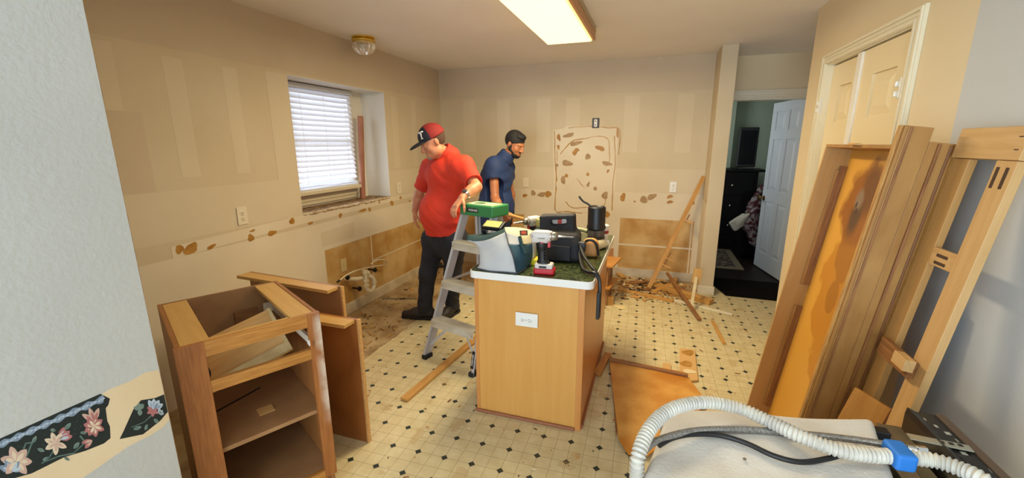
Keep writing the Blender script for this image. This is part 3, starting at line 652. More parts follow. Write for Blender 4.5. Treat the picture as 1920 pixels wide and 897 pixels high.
def chalk_oak():
    m = W_OAKV.copy(); m.name = 'chalky_oak'; N = m.node_tree.nodes; L = m.node_tree.links; b = N['Principled BSDF']; src = b.inputs['Base Color'].links[0].from_socket
    tc = N.new('ShaderNodeTexCoord'); sp = N.new('ShaderNodeSeparateXYZ'); L.new(tc.outputs['Object'], sp.inputs[0]); nz = N.new('ShaderNodeTexNoise'); nz.inputs['Scale'].default_value = 11; nz.inputs['Detail'].default_value = 8; L.new(tc.outputs['Object'], nz.inputs['Vector'])
    def mr(v, a, b_):
        q = N.new('ShaderNodeMapRange'); L.new(v, q.inputs[0]); q.inputs[1].default_value = a; q.inputs[2].default_value = b_; return q.outputs[0]
    def mul(a, b_):
        q = N.new('ShaderNodeMath'); q.operation = 'MULTIPLY'; L.new(a, q.inputs[0]); L.new(b_, q.inputs[1]); return q.outputs[0]
    f = mul(mul(mr(sp.outputs[2], .012, -.018), mr(sp.outputs[0], -.16, -.02)), mul(mr(nz.outputs[0], .36, .56), mr(sp.outputs[0], .39, .36)))
    x = N.new('ShaderNodeMix'); x.data_type = 'RGBA'; L.new(f, x.inputs[0]); L.new(src, x.inputs[6]); x.inputs[7].default_value = lin((206, 184, 162)); L.new(x.outputs[2], b.inputs['Base Color']); return m
cp('stile', (0, 0, H0), (.085, .02, H1), W_OAKV, 'z'); cp('stile', (CW-.05, 0, H0), (CW, .02, H1), chalk_oak(), 'z', label='stile with a chalky white smear')
cp('rail', (.085, 0, H1-.055), (CW-.05, .02, H1), W_OAK); cp('rail', (.085, 0, .68), (CW-.05, .02, .725), W_OAK); cp('rail', (.085, 0, H0), (CW-.05, .02, H0+.04), W_OAK)
W_SIDE = wood('cabinet_side', (146, 92, 44), (164, 108, 58), .5, 3, (1, 6, 6))
cp('side_panel', (.004, .02, 0), (.019, CD_, H1), W_SIDE, 'z'); cp('side_panel', (CW-.019, .02, 0), (CW-.004, CD_, H1), W_SIDE, 'z')
cp('back_panel', (.019, CD_-.008, .08), (CW-.019, CD_, H1), W_SHELF)
cp('shelf', (.019, .022, .415), (CW-.019, CD_-.01, .433), W_SHELF); cp('bottom_shelf', (.019, .022, H0+.02), (CW-.019, CD_-.01, H0+.038), W_SHELF)
cp('toe_kick', (.019, .075, 0), (CW-.019, .09, H0), W_DARK)
cp('stretcher', (.02, .022, H1-.018), (.105, CD_-.01, H1-.002), W_STRETCH, 'y'); cp('stretcher', (CW-.105, .022, H1-.018), (CW-.02, CD_-.01, H1-.002), W_STRETCH, 'y')
cp('stretcher', (.105, .022, H1-.02), (CW-.105, .05, H1-.006), W_STRETCH)
cp('mounting_block', (.27, CD_-.03, .70), (.37, CD_-.008, .765), W_DARK); cp('mounting_block', (.07, CD_-.03, .665), (.13, CD_-.008, .755), W_STRETCH)
sl = cp('drawer_slide', (CW-.045, .0, .735), (CW-.03, CD_-.03, .765), mat('slide_white', (216, 204, 180), .4)); cp('slide_bracket', (CW-.085, CD_-.035, .735), (CW-.045, CD_-.03, .785), MC['slide_white'])
cp('slide_wheel', (CW-.052, .004, .738), (CW-.044, .03, .762), WHITE, parent=sl)
sd = random.Random(3)
for x_, z_ in ((.12, .80), (.13, .765)): cp('peg_hole', (x_, CD_-.0095, z_), (x_+.006, CD_-.0075, z_+.006), BLACK, bev=0)
for y_, z_ in ((.25, .28), (.30, .31), (.31, .27)): cp('peg_hole', (CW-.0205, y_, z_), (CW-.018, y_+.007, z_+.007), BLACK, bev=0)
# drawer box lying tilted inside
cp('loose_wood_chip', (.24, .14, .434), (.30, .2, .437), W_RAW, parent=cab)
ta, tb = at(380, 692, Z, .68), at(502, 630, Z, .75); MT = frame_m((ta+tb)/2, tb-ta, (.42, -.62, .66))
dr = empty('drawer_panel', MT.translation, 'pale wood drawer piece lying tilted inside the open oak cabinet', 'drawer')
obj('panel_board', box((-.17, -.11, -.006), (.18, .11, .006), .001), W_RAW, dr, MT); obj('panel_rail', box((-.17, -.11, .006), (.18, -.07, .02), .001), mat('chipped_cream', (214, 190, 140), .6, col2=(190, 160, 108), scale=14), dr, MT); obj('panel_rail', box((.165, -.07, .006), (.18, .11, .016), .001), MC['chipped_cream'], dr, MT)
tag(tube('wire_piece', [MCab @ Vector(q) for q in ((.03, .06, .745), (.055, .05, .775), (.085, .05, .76), (.092, .05, .73), (.08, .05, .705))], .003, BLACK), 'short black curled wire poking out of the oak cabinet drawer opening', 'wire')
tag(board('paper_scrap', MCab @ Vector((.1, .3, .4345)), MCab @ Vector((.3, .38, .4345)), .012, .001, mat('dark_paper', (40, 36, 34), .8)), 'dark torn strip on the middle shelf of the oak cabinet', 'scrap')
# ------------------------------------------------------------------ two cabinet side panels behind it
def side_stand(label, x0, x1, y, z, lean, cw, m, yaw=0.0):
    r = empty('cabinet_panel', ((x0+x1)/2, y, 0), label, 'panel'); M = T(x1, y, 0) @ RZ(yaw) @ RX(lean); W_ = x1-x0
    obj('panel_board', box((-W_, 0, 0), (0, .016, z), .001), m, r, M)
    obj('top_rail', box((-W_, -.075, z-.018), (-.012, .0, z), .0015), W_STRETCH, r, M)
    obj('edge_strip', box((0, -.001, 0), (.012, .018, z), .001), W_RAW, r, M)
    return r
side_stand('brown cabinet side panel standing just right of the oak cabinet', -1.70, -1.345, 1.60, .70, D(0), .07, wood('panel_brown', (138, 82, 36), (172, 110, 54), .4, 3, (1.5, 1.5, 1)))
side_stand('second cabinet side panel standing behind, with a wider top rail', -2.27, -1.56, 1.75, .80, D(0), .08, wood('panel_brown_2', (150, 104, 62), (164, 118, 74), .5, 3, (1.5, 1.5, 1)), yaw=D(-4))
# ------------------------------------------------------------------ drain and supply
PVC = mat('cream_pvc', (224, 210, 176), .35)
pt = empty('drain_trap', (XL, 3.10, .35), 'cream plastic sink drain trap sticking out of the stained left wall', 'pipe')
tp = at(684, 507, X, -2.46); b0 = tp
lathe('tailpiece', [(.018, -.17), (.018, -.03), (.026, -.03), (.026, 0), (.020, .0), (.020, -.01), (.012, -.01)], PVC, pt, T(*tp))
tube('trap_bend', [tp+Vector((0, 0, -.12)), tp+Vector((0, 0, -.17)), tp+Vector((.01, .03, -.212)), tp+Vector((.01, .075, -.215)), tp+Vector((.0, .115, -.18)), tp+Vector((0, .115, -.13)), tp+Vector((-.01, .09, -.09)), tp+Vector((-.02, .05, -.075)), tp+Vector((-.03, .0, -.075)), tp+Vector((-.06, -.05, -.075)), (XL, tp.y-.09, tp.z-.07)], .0195, PVC, pt, seg=14)
for dz_ in (-.10, -.145): lathe('slip_nut', [(.02, -.011), (.029, -.011), (.029, .011), (.02, .011)], PVC, pt, T(*(tp+Vector((0, 0, dz_)))), seg=10)
lathe('slip_nut', [(.02, -.011), (.028, -.011), (.028, .011), (.02, .011)], PVC, pt, T(*(tp+Vector((0, .115, -.15)))), seg=10)
lathe('side_inlet', [(.014, -.02), (.016, .02), (.024, .02), (.024, .045), (.012, .045)], PVC, pt, T(*(tp+Vector((0, .0, -.045)))) @ RX(D(-80)))
BRZ = mat('dark_bronze_valve', (40, 36, 30), .4, .6)
for q, lab in (((645, 520), 'dark shutoff valve under the yellowed outlet plate'), ((668, 541), 'dark shutoff valve below the drain trap'), ((697, 506), 'dark shutoff valve right of the drain trap')):
    vp = at(q[0], q[1], X, XL+.04); v = empty('shutoff_valve', vp, lab, 'valve')
    lathe('valve_stem', [(.008, -.04), (.008, .02), (.014, .02), (.014, .04), (.006, .04)], BRASS if q[0] == 645 else BRZ, v, T(*vp) @ RY(D(90)))
    lathe('valve_handle', [(.006, .03), (.022, .032), (.024, .04), (.018, .05), (.004, .052)], BRZ, v, T(*vp) @ RY(D(90)), seg=9)
sup = [at(637, 526, X, -2.50), at(650, 516, X, -2.49), at(670, 507, X, -2.50), at(700, 500, X, -2.55), at(720, 497, X, -2.55), at(726, 491, X, -2.52), at(718, 487, X, -2.50), at(705, 489, X, -2.55), at(695, 496, X, -2.57)]
s_ = tag(tube('supply_line', sup, .0065, PVC), 'thin cream supply tube looping over the drain trap', 'tube')
tube('end_fitting', [sup[0]+(sup[0]-sup[1]).normalized()*.03, sup[0]], .009, BRZ, s_)
# ------------------------------------------------------------------ stepladder
lad = empty('stepladder', (-1.2, 2.75, 0), 'aluminium stepladder with green top cap standing left of the island', 'ladder')
fL, fR = Vector((-1.50, 2.51, 0)), Vector((-1.075, 2.395, 0)); sdv = (fR-fL).normalized(); bk = Vector((-sdv.y, sdv.x, 0))
TZ = 1.105; cap0 = Vector((-1.285, 2.71, TZ)); cap1 = Vector((-1.0, 2.615, TZ))
tL, tR = cap0+sdv*.03+bk*.04, cap1-sdv*.03+bk*.04
def rail(name, a, b, w_, t_, m, out=1):     # channel rail: web + two flanges
    a = Vector(a); b = Vector(b); L_ = (b-a).length; bm = bmesh.new()
    add_box(bm, (0, -w_/2, -.0012), (L_, w_/2, .0012)); add_box(bm, (0, -w_/2, -.0012), (L_, -w_/2+.002, t_)); add_box(bm, (0, w_/2-.002, -.0012), (L_, w_/2, t_))
    return obj(name, bm, m, lad, frame_m(a, b-a, sdv*out))
rail('front_rail', fL, tL, .066, .022, ALU, -1); rail('front_rail', fR, tR, .066, .022, ALU, 1)
rL, rR = fL+bk*.62+sdv*.02, fR+bk*.62-sdv*.09; rtL, rtR = cap0+bk*.13+sdv*.035, cap1+bk*.13-sdv*.035
rail('rear_rail', rL, rtL, .04, .02, ALU, 1); rail('rear_rail', rR, rtR, .04, .02, ALU, -1)
STEP = mat('ribbed_tread', (208, 202, 184), .5, .1, col2=(186, 178, 156), scale=14, stretch=(.5, 1, 1))
for k, z_ in enumerate((.285, .565, .845)):
    t = z_/TZ; a = fL.lerp(tL, t); b = fR.lerp(tR, t); o_ = -bk*.018
    bm = bmesh.new(); L_ = (b-a).length
    add_box(bm, (0, -.045, .022), (L_, .045, .026), .001); add_box(bm, (0, -.047, -.03), (L_, -.044, .026), .001); add_box(bm, (0, .044, -.03), (L_, .047, .026), .001)
    for j in range(9): add_box(bm, (0, -.04+j*.0095, .026), (L_, -.037+j*.0095, .0275))
    M_ = frame_m(a+o_, b-a, (0, 0, 1)); stp = obj('step', bm, STEP, lad, M_)
    for s in (.012, L_-.012): lathe('rivet', [(.006, 0), (.005, .002), (.001, .003)], CHROME, stp, M_ @ T(s, -.047, -.005) @ RX(D(90)), seg=8)
a0, b0_ = fL.lerp(tL, .26), fR.lerp(tR, .26); mid = (a0+b0_)/2
for s, f_, e_ in ((-1, fL, a0), (1, fR, b0_)):
    q0 = f_.lerp(tL if s < 0 else tR, .09)+Vector((0, 0, 0)); q1 = e_.lerp(mid, .75)
    board('knee_brace', q0, q1, .018, .003, ALU, lad, up=bk)
for z_ in (.30, .70): board('rear_cross_bar', rL.lerp(rtL, z_), rR.lerp(rtR, z_), .028, .004, ALU, lad, up=bk)
for s, (ra, rt_, fa, ftp) in enumerate(((rL, rtL, fL, tL), (rR, rtR, fR, tR))):
    board('spreader_bar', fa.lerp(ftp, .52), ra.lerp(rt_, .52), .02, .003, ALU, lad, up=sdv)
RUB = mat('black_rubber', (26, 25, 24), .8)
for f_, d_ in ((fL, 1), (fR, 1), (rL, 0), (rR, 0)):
    obj('rubber_foot', box((-.02, -.038, 0), (.02, .038, .03), .004), RUB, lad, frame_m(f_, sdv, (0, 0, 1)))
GC = mat('green_cap_plastic', (52, 126, 74), .35); cw_ = (cap1-cap0).length; Mc = frame_m(cap0, cap1-cap0, (0, 0, 1))
fg = Field((-.02, -.03, -.07), (cw_+.02, .22, .06), .004); fg.rbox((cw_/2, .08, -.008), (cw_/2, .095, .040), r=.010, k=.004); fg.rbox((cw_/2, .08, -.035), (cw_/2-.006, .089, .045), r=.008, k=.002, sub=True)
V, Q = fg.mesh(); V = V.tolist(); V = [Mc @ Vector(v) for v in V]; topcap = obj('top_cap', (V, Q.tolist()), GC, lad, smooth='all')
YL = mat('worn_cap_label', (206, 206, 130), .5, col2=(236, 236, 214), scale=20)
bm = bmesh.new(); add_prism(bm, [(.03, .02), (cw_-.02, .015), (cw_-.02, .13), (.03, .13)], Z, .0315, .033)
obj('cap_label', bm, YL, topcap, Mc)
bm = bmesh.new(); add_prism(bm, blob_poly(.12, .075, .055, .03), Z, .033, .0336); obj('label_pattern', bm, mat('label_green', (40, 96, 60), .5), topcap, Mc)
obj('badge', box((.075, -.0185, -.020), (.175, -.0145, .008), .001), BLACK, topcap, Mc)
def text(name, s, size, M, m, parent, bold=False, ext=.0006):
    cu = bpy.data.curves.new(name, 'FONT'); cu.body = s; cu.size = size; cu.align_x = 'CENTER'; cu.align_y = 'CENTER'; cu.extrude = ext
    to = bpy.data.objects.new(name, cu); C.objects.link(to); bpy.context.view_layer.update()
    me = bpy.data.meshes.new_from_object(to.evaluated_get(bpy.context.evaluated_depsgraph_get())); bpy.data.objects.remove(to)
    me.materials.append(m); o = bpy.data.objects.new(name, me); C.objects.link(o); o.parent = parent; o.matrix_basis = wmat(parent).inverted() @ M; return o
text('badge_lettering', 'WERNER', .021, Mc @ T(.130, -.019, -.006) @ RX(D(90)), WHITE, topcap)
bm = bmesh.new(); add_prism(bm, [(.06, 0), (.07, .008), (.07, .003), (.082, .003), (.082, -.003), (.07, -.003), (.07, -.008)], Y, -.0037, -.0020); obj('badge_arrow', bm, WHITE, topcap, Mc @ T(-.02, -.015, -.006))
# side sticker on the right front rail
Mst = frame_m(fR.lerp(tR, .03), tR-fR, bk*-1)
q = fR.lerp(tR, .04); dirr = (tR-fR).normalized()
Ms = Matrix.Translation(q-bk*.034+dirr*.06) @ frame_m((0, 0, 0), dirr, -bk)
obj('rail_sticker', box((-.05, -.012, -.001), (.07, .012, .001)), BLACK, lad, Ms); text('sticker_lettering', 'WERNER', .02, Ms @ T(.01, 0, .0015), WHITE, lad)
# ------------------------------------------------------------------ people
def head(fd, c, fdir, up=(0, 0, 1), s=1.0):
    f = Vector(fdir).normalized(); u = Vector(up); u = (u-f*u.dot(f)).normalized(); r = f.cross(u)
    M = Matrix(((r.x, f.x, u.x), (r.y, f.y, u.y), (r.z, f.z, u.z))); c = Vector(c)
    P = lambda x, y, z: c+r*x*s+f*y*s+u*z*s
    fd.ell(P(0, -.012, .028), (.077*s, .097*s, .092*s), M, .02)
    fd.ell(P(0, .028, -.035), (.062*s, .066*s, .078*s), M, .03); fd.ell(P(0, .068, -.084), (.036*s, .034*s, .030*s), M, .025)
    for q in (-1, 1):
        fd.ell(P(q*.038, .055, -.028), (.026*s, .026*s, .024*s), M, .02); fd.ell(P(q*.055, .012, -.07), (.02*s, .04*s, .03*s), M, .02)
        fd.ell(P(q*.033, .092, .005), (.016*s, .012*s, .010*s), M, .008, sub=True); fd.ell(P(q*.033, .078, .005), (.014*s, .012*s, .011*s), M, .003)
        fd.cap(P(q*.018, .086, .024), P(q*.05, .076, .022), .008*s, .006*s, .008)
        fd.ell(P(q*.079, -.010, -.008), (.008*s, .017*s, .029*s), M, .005); fd.ell(P(q*.012, .10, -.034), (.010*s, .011*s, .008*s), M, .006)
    fd.cap(P(0, .088, .018), P(0, .112, -.028), .009*s, .014*s, .01)
    fd.ell(P(0, .084, -.062), (.026*s, .013*s, .007*s), M, .005); fd.ell(P(0, .082, -.073), (.022*s, .013*s, .007*s), M, .005)
    fd.cap(P(-.02, .096, -.0675), P(.02, .096, -.0675), .0018*s, .0018*s, .002, sub=True)
    return P, M
def hand(fd, wr, d, palm_n, side, curl=.4, s=1.0, spread=.12):    # d towards the fingers, palm_n out of the palm, side = thumb side
    d = Vector(d).normalized(); n = Vector(palm_n); n = (n-d*n.dot(d)).normalized(); t = Vector(side); t = (t-d*t.dot(d)-n*t.dot(n)).normalized(); w_ = Vector(wr)
    for k, o_ in enumerate((.026, .009, -.009, -.026)):
        fd.cap(w_+d*.012*s+t*o_*.7*s, w_+d*.085*s+t*o_*s, .015*s, .0115*s, .012)
    for k, (o_, ln) in enumerate(((.029, .070), (.010, .079), (-.010, .073), (-.029, .058))):
        p = w_+d*.088*s+t*o_*s; a = 0; dd = (d+t*o_/.03*spread).normalized()
        for j, fr in enumerate((.45, .30, .25)):
            a += curl*(.7, 1.1, .9)[j] if not isinstance(curl, tuple) else curl[j]
            v = dd*math.cos(a)+n*math.sin(a); q = p+v*ln*fr*s; fd.cap(p, q, (.0092-.0008*j)*s, (.0086-.0008*j)*s, .004); p = q
    p = w_+d*.022*s+t*.022*s
    for j, (ln, r_) in enumerate(((.042, .0125), (.034, .0100), (.026, .0088))):
        v = (d*(.62+.16*j)+t*(.8-.32*j)+n*(.25+.25*j)).normalized(); q = p+v*ln*s; fd.cap(p, q, r_*s, (r_-.0012)*s, .007); p = q
SKIN1 = mat('skin_fair', (204, 138, 100), .5, col2=(190, 120, 84), scale=18); SKIN2 = mat('skin_tan', (172, 112, 74), .5, col2=(158, 98, 62), scale=18)
def bbox(pts, pad): return [min(p[i] for p in pts)-pad for i in range(3)], [max(p[i] for p in pts)+pad for i in range(3)]
def cloth_noise(a=1.0, seed=0):
    def fn(x, y, z):
        w_ = np.sin(x*9+z*5+seed)*2.2; return (.6*np.sin(x*31+z*23+seed)*np.sin(y*27-z*35+seed*2)+.9*(1-np.abs(np.sin(z*24+x*14-y*11+w_+seed)))**3*np.sin(x*13+y*17+z*7+seed)+.35*np.sin(z*62+x*20+seed)*np.sin(x*41-y*33))*a
    return fn
def shoe(parent, ankle, d, m, sole, lace):
    d = Vector((d[0], d[1], 0)).normalized(); s = Vector((-d.y, d.x, 0)); a = Vector((ankle[0], ankle[1], 0)); lo, hi = bbox([a-d*.12, a+d*.24, a+Vector((0, 0, .16))], .09)
    f = Field(lo, hi, .005)
    f.cap(a-d*.045+Vector((0, 0, .06)), a+d*.10+Vector((0, 0, .05)), .044, .043, .02); f.cap(a+d*.08+Vector((0, 0, .045)), a+d*.185+Vector((0, 0, .04)), .046, .036, .03, flat=((0, 0, 1), .85))
    f.cap(a-d*.035+Vector((0, 0, .07)), a-d*.01+Vector((0, 0, .12)), .044, .046, .02); f.cap(a+d*.02+Vector((0, 0, .09)), a+d*.09+Vector((0, 0, .065)), .036, .035, .02); f.cut((0, 0, .018), (0, 0, -1))
    up_m = f.mesh(); r = sdf_obj('shoe', up_m, m, parent)
    f = Field(lo, hi, .005); f.cap(a-d*.045+Vector((0, 0, .015)), a+d*.06+Vector((0, 0, .015)), .05, .046, .01, flat=((0, 0, 1), .9)); f.cap(a+d*.06+Vector((0, 0, .015)), a+d*.185+Vector((0, 0, .015)), .050, .038, .01); f.cut((0, 0, .002), (0, 0, -1)); f.cut((0, 0, .028), (0, 0, 1))
    sdf_obj('sole', f, sole, r)
    for k in range(4):
        q = a+d*(.04+.022*k)+Vector((0, 0, .118-.0085*k)); tube('lace', [q-s*.024-Vector((0, 0, .01)), q+Vector((0, 0, .003)), q+s*.024-Vector((0, 0, .01))], .0028, lace, r, seg=6)
    return r
def person(name, base, label, J, fdir, skin, shirt_m, pants_m, belly, hd, cap=None):
    r = empty(name, base, label, 'person'); f = Vector(fdir).normalized(); l = Vector((-f.y, f.x, 0)) * 1.0
    lo, hi = bbox(list(J.values()), .17); b = Field(lo, hi, .0055)
    pel, che, nk = J['pelvis'], J['chest'], J['neck']
    b.cap(pel, che, .10, .10, .05, flat=(f, .8)); b.cap(J['shR'], J['shL'], .04, .04, .04); b.cap(che, nk, .07, .055, .04); b.cap(nk, J['head']-Vector((0, 0, .07))-f*.012, .058, .056, .02)
    for s in 'RL':
        b.cap(J['sh'+s], J['el'+s], .050, .040, .03); b.cap(J['el'+s], J['el'+s].lerp(J['wr'+s], .35), .041, .042, .02); b.cap(J['el'+s].lerp(J['wr'+s], .35), J['wr'+s], .042, .027, .02, flat=(l, .92))
        b.cap(J['hip'+s], J['kn'+s], .08, .052, .04); b.cap(J['kn'+s], J['an'+s], .052, .036, .03); b.cap(J['an'+s], J['an'+s]+Vector((0, 0, -.04)), .036, .034, .02)
    P, HM = head(b, J['head'], hd[0], hd[1]); hand(b, J['wrR'], *J_hand[name]['R']); hand(b, J['wrL'], *J_hand[name]['L'])
    sdf_obj('body', b, skin, r)
    # trousers
    lo2, hi2 = bbox([J[k+s] for k in ('hip', 'kn', 'an') for s in 'RL']+[pel], .2); t = Field(lo2, hi2, .007)
    t.cap(J['hipR']+Vector((0, 0, .02)), J['hipL']+Vector((0, 0, .02)), .118, .118, .05); t.cap(pel-Vector((0, 0, .02)), pel+Vector((0, 0, .10)), .15, .155, .05, flat=(f, .82))
    for s in 'RL':
        t.cap(J['hip'+s], J['kn'+s], .105, .075, .05); t.cap(J['kn'+s], J['an'+s]+Vector((0, 0, .02)), .075, .062, .03); t.cap(J['an'+s]+Vector((0, 0, .03)), J['an'+s]-Vector((0, 0, .03)), .064, .066, .01)
    t.wrinkle(cloth_noise(1, 1), .0035); t.cut((0, 0, J['anR'].z-.045), (0, 0, -1)); t.cut(pel+Vector((0, 0, .11)), (0, 0, 1)); sdf_obj('trousers', t, pants_m, r)
    # shirt
    lo3, hi3 = bbox([pel, che, nk, J['shR'], J['shL'], J['elR'], J['elL']], .22); h = Field(lo3, hi3, .0065)
    h.cap(pel-Vector((0, 0, .12)), che-Vector((0, 0, .05)), .178, .168, .05, flat=(f, .86)); h.ell(pel.lerp(che, .45)+f*belly[0], (belly[1], belly[1], belly[2]), k=.07)
    h.cap(J['shR'].lerp(che, .14)-Vector((0, 0, .03)), J['shL'].lerp(che, .14)-Vector((0, 0, .03)), .10, .10, .08); h.cap(J['shR'].lerp(nk, .25)-Vector((0, 0, .03)), J['shL'].lerp(nk, .25)-Vector((0, 0, .03)), .082, .082, .07)
    h.cap(J['shR'].lerp(nk, .15)+Vector((0, 0, .0)), nk+Vector((0, 0, -.02)), .062, .056, .03); h.cap(J['shL'].lerp(nk, .15), nk+Vector((0, 0, -.02)), .062, .056, .03)
    h.ell(che+Vector((0, 0, .03)), (.16, .16, .15), k=.05); h.cap(pel-Vector((0, 0, .12)), pel+Vector((0, 0, .09)), .168, .172, .04, flat=(f, .95))
    for s in 'RL':
        e = J['sh'+s].lerp(J['el'+s], J_slv[name]); h.cap(J['sh'+s], e, .069, .070, .06); h.cap(e, J['el'+s]+(J['el'+s]-J['sh'+s]), .085, .09, .008, sub=True) if False else None
    h.wrinkle(cloth_noise(1, 3), .0045)
    for s in 'RL':
        e = J['sh'+s].lerp(J['el'+s], J_slv[name]); dv = (J['el'+s]-J['sh'+s]).normalized()
        c_ = e+dv*.10; h.cap(e+dv*.075, e+dv*.2, .095, .11, .004, sub=True)
    h.cut(pel+Vector((0, 0, J_hem[name])), (-f.x*.10, -f.y*.10, -1))
    sdf_obj('shirt', h, shirt_m, r)
    col = Field(nk-Vector((.16, .16, .1)), nk+Vector((.16, .16, .14)), .005)
    nd = (J['head']-nk).normalized(); col.cap(nk-nd*.03, nk+nd*.012, .088, .079, .01); col.cap(nk+nd*-.02, nk+nd*.12, .065, .066, .004, sub=True); col.cap(nk+f*.085+nd*.02, nk+f*.085+nd*.1, .02, .045, .01, sub=True)
    sdf_obj('collar', col, shirt_m, r)
    return r, P, HM
J_hand = {}; J_hem = {'man_in_red': .055, 'man_in_blue': -.03}
# man in red
def a2(x, y, Y_): return at(x, y, Y, Y_)
J_slv = {'man_in_red': .78, 'man_in_blue': .42}
JR = dict(pelvis=a2(836, 446, 3.18), chest=a2(838, 335, 3.14), neck=a2(838, 289, 3.12), head=a2(812, 266, 3.04), shR=a2(807, 314, 3.27), shL=a2(872, 313, 3.00),
          elR=a2(786, 363, 3.29), wrR=a2(778, 395, 3.20), elL=a2(893, 351, 2.84), wrL=a2(868, 370, 2.70), hipR=a2(816, 452, 3.23), hipL=a2(852, 452, 3.13),
          knR=a2(802, 512, 3.17), anR=a2(797, 577, 3.14), knL=a2(849, 512, 3.22), anL=a2(848, 572, 3.31), slv=.78)
slv = JR.pop('slv')
J_hand['man_in_red'] = dict(R=((-.05, -.05, -1), (.6, .5, 0), (-.3, -.9, 0), .35), L=((-.35, -.55, -.62), (.25, .3, -1), (.9, -.3, 0), (.25, .35, .3)))
JR_ = dict(JR); 
DENIM = mat('dark_denim', (21, 23, 31), .8, col2=(32, 35, 44), scale=10); RED = mat('red_shirt', (212, 56, 30), .8, col2=(200, 46, 24), scale=5)
man, P, HM = person('man_in_red', (-1.75, 3.2, 0), 'person in red polo shirt and red cap looking down, hand on the stepladder', JR_, (-.72, -.69, 0), SKIN1, RED, DENIM, (.055, .175, .19), ((-.70, -.60, -.50), (0, 0, 1)))
man.name = 'person'
def cap_hat(parent, P, HM, c, mf, mb):
    f = Vector((HM[0][1], HM[1][1], HM[2][1])); u = Vector((HM[0][2], HM[1][2], HM[2][2])); rr = Vector((HM[0][0], HM[1][0], HM[2][0]))
    fd = Field(c-Vector((.26, .26, .16)), c+Vector((.26, .26, .24)), .005)
    fd.ell(P(0, -.012, .045), (.092, .110, .098), HM, .01); fd.cut(P(0, 0, .032), -u); V, Q = fd.mesh()
    c0 = np.array(P(0, .018, 0)); fv = np.array(f)
    sdf_obj('cap_front', (V, Q), mf, parent, lambda c_: (c_-c0)@fv > 0); sdf_obj('cap_back', (V, Q), mb, parent, lambda c_: (c_-c0)@fv > 0, True)
    fd = Field(c-Vector((.26, .26, .16)), c+Vector((.26, .26, .24)), .0045)
    fd.ell(P(0, .105, .030), (.078, .088, .020), HM, .004); fd.ell(P(0, .100, .018), (.082, .092, .020), HM, .004, sub=True); fd.ell(P(0, -.02, .02), (.085, .10, .06), HM, .004, sub=True)
    sdf_obj('cap_brim', fd, mf, parent)
    return f, u, rr
NAVY = mat('navy_cloth', (20, 22, 34), .75); CRED = mat('cap_red', (132, 26, 24), .8)
f_, u_, r_ = cap_hat(man, P, HM, JR['head'], NAVY, CRED)
# emblem letter T on the cap front
for lo, hi in (((-.022, .018), (.022, .028)), ((-.006, -.026), (.006, .02)), ((-.012, -.030), (.012, -.024))):
    n0 = (f_*.80-r_*.55+u_*.32).normalized(); t0 = (u_-n0*u_.dot(n0)).normalized(); s0 = n0.cross(t0); M_ = Matrix(((s0.x, n0.x, t0.x, 0), (s0.y, n0.y, t0.y, 0), (s0.z, n0.z, t0.z, 0), (0, 0, 0, 1)))
    o_ = P(-.045, .062, .088); M_.translation = o_; obj('cap_emblem', box((lo[0], -.004, lo[1]), (hi[0], .008, hi[1]), .001), WHITE, man, M_)
GREYH = mat('short_grey_brown_hair', (74, 52, 38), .9, bump=.6, bscale=300)
def hair(parent, P, HM, m, parts, cutz=None, extra=None, nm='hair', cut_planes=()):
    c = P(0, 0, 0); fd = Field(c-Vector((.2, .2, .22)), c+Vector((.2, .2, .22)), .0045)
    for (p, rad, sub) in parts: fd.ell(P(*p), rad, HM, .008, sub)
    for pn, nn in cut_planes: fd.cut(P(*pn), nn)
    fd.wrinkle(lambda x, y, z: np.sin(x*300)*np.sin(y*280)*np.sin(z*290), .0015)
    sdf_obj(nm, fd, m, parent)
hair(man, P, HM, GREYH, [((0, -.012, .026), (.0795, .0995, .096), False), ((0, .062, -.01), (.12, .082, .14), True)], nm='hair', cut_planes=(((0, 0, -.048), tuple(-u_)), ((0, 0, .06), tuple(u_))))
hair(man, P, HM, mat('grey_beard', (150, 136, 122), .9), [((0, .070, -.088), (.037, .036, .030), False), ((0, .088, -.052), (.024, .014, .007), False), ((0, .098, -.066), (.02, .012, .008), True)], nm='beard')
BRN = mat('brown_leather_shoe', (36, 26, 22), .6); SOL = mat('dark_sole', (18, 17, 17), .8)
shoe(man, JR['anR'], (-1, -.22), BRN, SOL, BLACK); shoe(man, JR['anL'], (-.12, -1), BRN, SOL, WHITE)
wd_ = (JR['elL']-JR['wrL']).normalized(); wp = JR['wrL']+wd_*.03
V, Fc = lathe_mesh([(.0285, -.008), (.034, -.008), (.034, .008), (.0285, .008)], 24); watch = obj('wristwatch', (V, Fc), CHROME, man, Matrix.Translation(wp) @ wd_.to_track_quat('Z', 'Y').to_matrix().to_4x4(), smooth=True)
wn = (Vector((0, -.5, 1))-wd_*Vector((0, -.5, 1)).dot(wd_)).normalized(); obj('watch_face', lathe_mesh([(.018, .030), (.018, .040), (.014, .042), (.002, .042)], 20), mat('watch_dial', (60, 60, 66), .3), watch, Matrix.Translation(wp) @ wn.to_track_quat('Z', 'Y').to_matrix().to_4x4(), smooth=True)
wp = JR['pelvis']+Vector((0, 0, .02))
